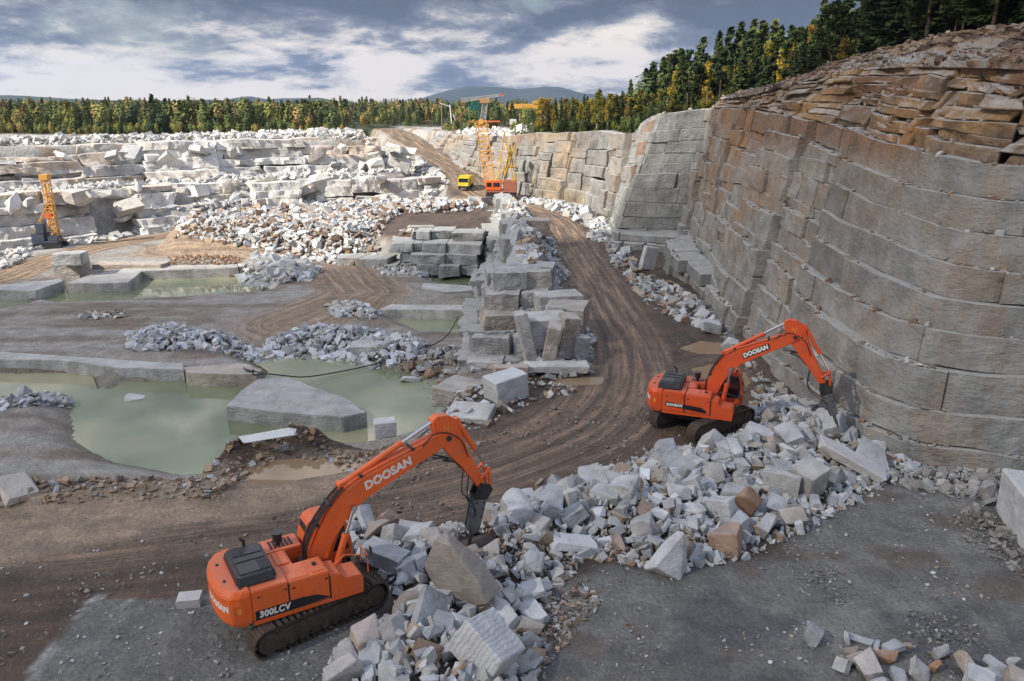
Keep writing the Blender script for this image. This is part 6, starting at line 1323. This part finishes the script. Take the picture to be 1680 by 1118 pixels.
mb('crane_house', lambda bm: (bx(bm, -2.6, 2.7, -1.5, 1.6, 1.1, 1.5), bx(bm, .4, 2.7, -1.3, 1.4, 1.5, 3.1)), M_RUSTRED, E, .08)
CB = mb('crane_cab', lambda bm: bx(bm, -2.6, .1, -1.5, .9, 1.5, 3.1), M_ORANGE_P, E, .08)
mb('cab_window', lambda bm: (bx(bm, -1.3, -.2, -1.52, -1.48, 2.1, 2.8), bx(bm, -2.4, -1.6, -1.52, -1.48, 2.1, 2.8)), M_GLASS, CB)
top = Vector(PY(789, 200, g[1]+2.0))-Vector((g[0], g[1], zc))
mb('lattice_boom', lambda bm: lattice(bm, (-1.9, 1.0, 2.2), top, 1.6, 1.9, 13, .07), M_LAT, E)
mb('boom_head', lambda bm: (cyl(bm, top+Vector((0, -1.0, 0)), top+Vector((0, 1.0, 0)), .45, 12), cyl(bm, top+Vector((.6, -.8, -.5)), top+Vector((.6, .8, -.5)), .35, 12)), M_LAT, E)
gt = Vector((2.0, .4, 9.2))
mb('gantry_frame', lambda bm: [cyl(bm, (x, y, 2.6), (1.5+.9*(y > 0), y*.4, 9.0), .11, 6) for x in (.3, 2.5) for y in (-1.2, 1.2)]+[cyl(bm, (.4, -1.2, 5.2), (2.3, 1.2, 5.2), .08, 5)]+[cyl(bm, (-1.5, -.9, 2.4), (1.6, -.6, 6.8), .12, 6), cyl(bm, (-.6, -1.3, 2.4), (.6, -1.0, 11.2), .10, 6), cyl(bm, (2.2, -1.2, 2.2), (.6, -1.0, 11.2), .10, 6)], M_YELLOW, E)
mb('hoist_cable', lambda bm: [cyl(bm, top+Vector((.3, y, 0)), (1.2, y, 9.0), .03, 4) for y in (-.5, .5)]+[cyl(bm, (1.6, y, 9.0), (2.4, y, 3.6), .03, 4) for y in (-.5, 0, .5)]+[cyl(bm, top+Vector((-.5, 0, 0)), (-3.4, 0, 1.4), .03, 4)], M_BSTEEL, E)
g = P(858, 319, 1.0)
E = empty('air_compressor', (g[0]-.5, g[1]+4, Hs(g[0]-.5, g[1]+4)), .1); tag(E, 'small dull red wheeled compressor right of the big crane', 'compressor')
mb('compressor_body', lambda bm: bx(bm, -1.2, 1.2, -.7, .7, .6, 1.9), M_RUSTRED, E, .15); [mb('wheel', lambda bm: cyl(bm, (x, -.85, .42), (x, .85, .42), .42, 14), M_BLACK, E) for x in (-.7, .7)]
mb('tow_bar', lambda bm: cyl(bm, (1.2, 0, .7), (2.3, 0, .5), .06, 6), M_BSTEEL, E)
# drill rig on the left
g = P(84, 407, -3.0); z_ = Hs(*g)
E = empty('drill_rig', (g[0], g[1], z_), .1); tag(E, 'blue drilling rig with tall amber lattice mast before the left pale face', 'drill rig')
for yy in (-1.0, 1.0): mb('crawler_track', lambda bm: ext_xz(bm, stadium(4.0, .8), yy-.3, yy+.3), M_BSTEEL, E, .03)
mb('engine_house', lambda bm: (bx(bm, -2.0, 1.6, -1.2, 1.2, .8, 1.1), bx(bm, -2.0, -.2, -1.1, 1.1, 1.1, 2.2), bx(bm, .2, 1.6, -1.1, .4, 1.1, 1.8)), M_BLUE, E, .08)
mb('operator_cab', lambda bm: bx(bm, -1.2, -.1, -1.15, -.1, 2.2, 3.6), M_BLUE, E, .06)
tp = Vector(PY(73, 290, g[1]))-Vector((g[0], g[1], z_))
mb('mast', lambda bm: lattice(bm, (.9, 0, 1.2), tp, .95, .85, 14, .07), M_LAT, E)
mb('drill_head', lambda bm: (bx(bm, .1, .9, -.5, .5, 4.2, 5.0), cyl(bm, (.35, -.3, 1.0), (tp.x+.1, -.3, tp.z-.8), .07, 8)), M_ORANGE_P, E, .04)
mb('mast_crown', lambda bm: bx(bm, tp.x-.6, tp.x+.6, -.6, .6, tp.z-.5, tp.z+.3), M_LAT, E, .05)
mb('stay', lambda bm: [cyl(bm, (-1.8, y, 2.2), Vector((.3, 0, 6.0)), .06, 6) for y in (-.6, .6)]+[cyl(bm, (1.6, y, 1.1), Vector((.75, 0, 3.6)), .12, 6) for y in (-.6, .6)], M_LAT, E)
# dump truck
g = P(765, 300, 3.0); z_ = 3.0
E = empty('dump_truck', (g[0], g[1], Hs(*g)+.02), R(-98)); E.scale = (.82, .82, .82); tag(E, 'yellow dump truck driving down the ramp left of the big crane', 'truck')
M_TY = simple_mat('bright_yellow_paint', (.75, .55, .03), .45, dirt=.2)
TC = mb('truck_cab', lambda bm: ext_xz(bm, [(1.9, .7), (3.5, .7), (3.5, 1.6), (3.3, 2.65), (1.9, 2.65)], -1.2, 1.2), M_TY, E, .08)
mb('windscreen', lambda bm: bm.faces.new([bm.verts.new(p) for p in ((3.52, -1.05, 1.65), (3.52, 1.05, 1.65), (3.36, 1.05, 2.5), (3.36, -1.05, 2.5))]), M_GLASS, TC)
mb('bumper', lambda bm: bx(bm, 3.45, 3.65, -1.2, 1.2, .45, .85), M_BSTEEL, TC, .03)
for yy in (-.9, .9): mb('headlight', lambda bm: cyl(bm, (3.5, yy, 1.05), (3.56, yy, 1.05), .14, 12), M_LETTER, TC)
mb('tipper_body', lambda bm: ext_xz(bm, [(-3.4, 1.2), (1.6, 1.0), (1.8, 3.0), (-3.5, 2.7)], -1.3, 1.3), M_TY, E, .05)
mb('chassis', lambda bm: bx(bm, -3.2, 3.2, -.5, .5, .6, .95), M_BSTEEL, E)
for x in (-2.5, -1.1, 2.6):
    for yy in (-1.15, .8): mb('wheel', lambda bm: cyl(bm, (x, yy, .52), (x, yy+.35, .52), .52, 16), M_BLACK, E)
# the yard on the plateau
def at(px, py, z=10.0): p = P(px, py, z); return p
Yp = 228.0
def PX(px, py): q = PY(px, py, Yp); return q
x0, _, zb_ = PX(783, 212); x1, _, zt_ = PX(790, 160)
E = empty('tower_crane', (x0, Yp, 9.8)); tag(E, 'tall grey and tan tower crane standing on the plateau above the big crane', 'crane')
mb('tower', lambda bm: lattice(bm, (1.2, 0, 0), (2.4, 0, zt_-10.2), 1.5, 1.2, 7, .12), M_CONC, E)
mb('slewing_head', lambda bm: (bx(bm, .8, 3.6, -.9, .9, zt_-11.4, zt_-10.0),), M_WOOD, E, .1)
mb('jib', lambda bm: lattice(bm, (-4.2, 0, zt_-10.6), (6.6, 0, zt_-9.2), .8, .5, 10, .08), M_CONC, E)
mb('tip_sheave', lambda bm: bx(bm, 6.0, 7.4, -.2, .2, zt_-9.5, zt_-9.1), M_ORANGE_P, E)
E = empty('site_hut', (x0+.5, Yp-6, Hs(x0+.5, Yp-6)-.1)); tag(E, 'orange timber clad hut with open bay beside the tower crane', 'hut')
mb('wall', lambda bm: (bx(bm, -2.2, 3.0, -1.5, 1.5, 0, 2.2), bx(bm, 3.0, 5.6, -.9, 1.5, 0, .5), bx(bm, 5.4, 5.6, -.9, 1.5, .5, 1.8), bx(bm, 3.0, 5.6, 1.3, 1.5, .5, 1.8)), M_WOOD, E)
mb('roof', lambda bm: bx(bm, -2.5, 5.9, -1.8, 1.8, 2.2, 2.45), M_ORANGE_P, E); mb('door', lambda bm: bx(bm, .2, 1.2, -1.53, -1.48, 0, 1.9), M_BSTEEL, E)
gx = PX(764, 195); E = empty('derrick_crane', (gx[0]-3, Yp+2, Hs(gx[0]-3, Yp+2))); tag(E, 'white derrick with thin crossed struts and dark green winch house left of the tower crane', 'crane')
mb('machine_deck', lambda bm: bx(bm, -3, 3.6, -1.4, 1.4, .4, 1.4), M_RUSTRED, E, .05); mb('mast', lambda bm: (cyl(bm, (-1, 0, 1.2), (-1.4, 0, 6.5), .18, 8), cyl(bm, (-1.4, 0, 6.0), (-4.2, 0, 6.9), .12, 6), cyl(bm, (.5, 0, 1.2), (-.6, 0, 4.0), .15, 6)), M_WHITE_P, E)
mb('strut', lambda bm: (cyl(bm, (-.6, 0, 1.4), (4.2, 0, 6.4), .09, 6), cyl(bm, (.4, .3, 1.4), (4.9, .3, 7.0), .09, 6), cyl(bm, (2, .1, 1.4), (-1.0, .1, 5.2), .08, 6)), M_RUSTRED, E)
mb('winch_house', lambda bm: ext_xz(bm, [(3.6, 5.2), (7.0, 4.9), (7.2, 7.2), (5.0, 7.6), (3.8, 6.6)], -1, 1), M_GREEN, E, .08); mb('support_post', lambda bm: [cyl(bm, (x, y, 0), (x, y, 5.2), .12, 6) for x in (4.0, 6.6) for y in (-.8, .8)], M_GREEN, E)
mb('pontoon', lambda bm: bx(bm, -3.6, 7.0, -1.6, 1.6, 0, .4), M_BSTEEL, E)
a_, b2 = PX(834, 182), PX(893, 173); E = empty('gantry_crane', ((a_[0]+b2[0])/2, Yp+25, Hs((a_[0]+b2[0])/2, Yp+25))); tag(E, 'yellow gantry crane beam above the birches right of the tower crane', 'gantry crane'); hb = a_[2]-E.location.z+.6; hw = (b2[0]-a_[0])/2*1.1
mb('girder', lambda bm: bx(bm, -hw, hw, -.8, .8, hb-.2, hb+1.2), M_LAT, E, .05)
for sgn in (-1, 1):
    mb('leg', lambda bm: [cyl(bm, (sgn*(hw-.8), y*1.2, 0), (sgn*(hw-.8), y*.5, hb), .3, 8) for y in (-1.6, 1.6)], M_LAT, E)
mb('trolley', lambda bm: bx(bm, hw*.45, hw*.75, -1, 1, hb+1.2, hb+2.1), M_YELLOW, E, .05)
mb('end_frame', lambda bm: [bx(bm, -hw-.3, -hw+.3, -1, 1, hb-.9, hb+1.3)], M_BSTEEL, E)
gx = P(842, 222, 11.0); E = empty('water_tower', (gx[0], 180, Hs(gx[0], 180))); tag(E, 'narrow grey square tower at the brink behind the far right faces', 'tower')
tz = PY(840, 196, 180)[2]-E.location.z
mb('tower_shaft', lambda bm: bx(bm, -.6, .6, -.6, .6, -.5, tz-1.2), M_CONC, E, .04); mb('tower_head', lambda bm: bx(bm, -.75, .75, -.75, .75, tz-1.2, tz), M_WHITE_P, E, .04); mb('annex', lambda bm: bx(bm, .6, 1.5, -.6, .6, -.5, tz-2.0), M_CONC, E, .04)
for i, (px, py0, py1, Y_, lb) in enumerate([(853, 218, 186, 200, 'thin pale utility pole right of the grey tower'), (725, 205, 172, 240, 'thin dark utility pole at the forest edge behind the ramp top')]):
    q = PY(px, py0, Y_); zt2 = PY(px, py1, Y_)[2]; zg = Hs(q[0], Y_); o = mb('utility_pole', lambda bm: (cyl(bm, (0, 0, -.3), (0, 0, zt2-zg), .11, 8), bx(bm, -.6, .6, -.05, .05, zt2-zg-.5, zt2-zg-.4)), M_WOOD, None); o.location = (q[0], Y_, zg); tag(o, lb, 'pole')
# ------------------------------------------------------------------ unseen cloud added high to the left to shade the near half of the quarry
M_SHADE_CLOUD, t, b = newmat('shade_cloud'); b.inputs['Base Color'].default_value = (.9, .9, .92, 1); b.inputs['Roughness'].default_value = 1
tr = N(t, 'ShaderNodeBsdfTransparent'); mx = N(t, 'ShaderNodeMixShader'); mx.inputs[0].default_value = .46; t.links.new(b.outputs[0], mx.inputs[1]); t.links.new(tr.outputs[0], mx.inputs[2]); t.links.new(mx.outputs[0], t.nodes['Material Output'].inputs[0])      # thin cloud: a fifth of the sun comes through
def shade_cloud():
    rng = np.random.default_rng(3); cz = 520.0; k = cz/SUN.z; cxy = (SUN.x*k, SUN.y*k)
    U, Vv = np.meshgrid(np.linspace(0, 2*math.pi, 97), np.linspace(-1, 1, 41)); th = Vv*math.pi/2
    rx, ry, rz = 215.0, 97.0, 45.0
    x = np.cos(th)**.55*np.cos(U); y = np.cos(th)**.55*np.sin(U); z = np.sin(th)*np.where(th < 0, .35, 1)
    n = 1+.10*fbm(x*3, y*3, z*2, 4, 5)
    A = np.stack([cxy[0]+35+x*rx*n, cxy[1]+4+y*ry*n, cz+z*rz*(1+.5*fbm(x*4+2, y*4, 0, 4, 6))], -1); A[:, -1] = A[:, 0]
    a = Acc(); a.grid(A, (.9, .9, .9), 0); a.build('shade_cloud', M_SHADE_CLOUD, smooth_=True)
shade_cloud()
# ------------------------------------------------------------------ air between here and the mountains
hz, t, b = newmat('pale_air'); t.nodes.remove(b); v = N(t, 'ShaderNodeVolumePrincipled'); v.inputs['Color'].default_value = (.42, .62, 1.0, 1); v.inputs['Density'].default_value = .00010; v.inputs['Anisotropy'].default_value = .2
t.links.new(v.outputs[0], t.nodes['Material Output'].inputs['Volume'])
o = mb('haze', lambda bm: bx(bm, -2650, 2650, -60, 4300, -12, 215), hz, None); tag(o, 'thin pale haze that turns the far hills blue', 'haze', None, 'stuff')
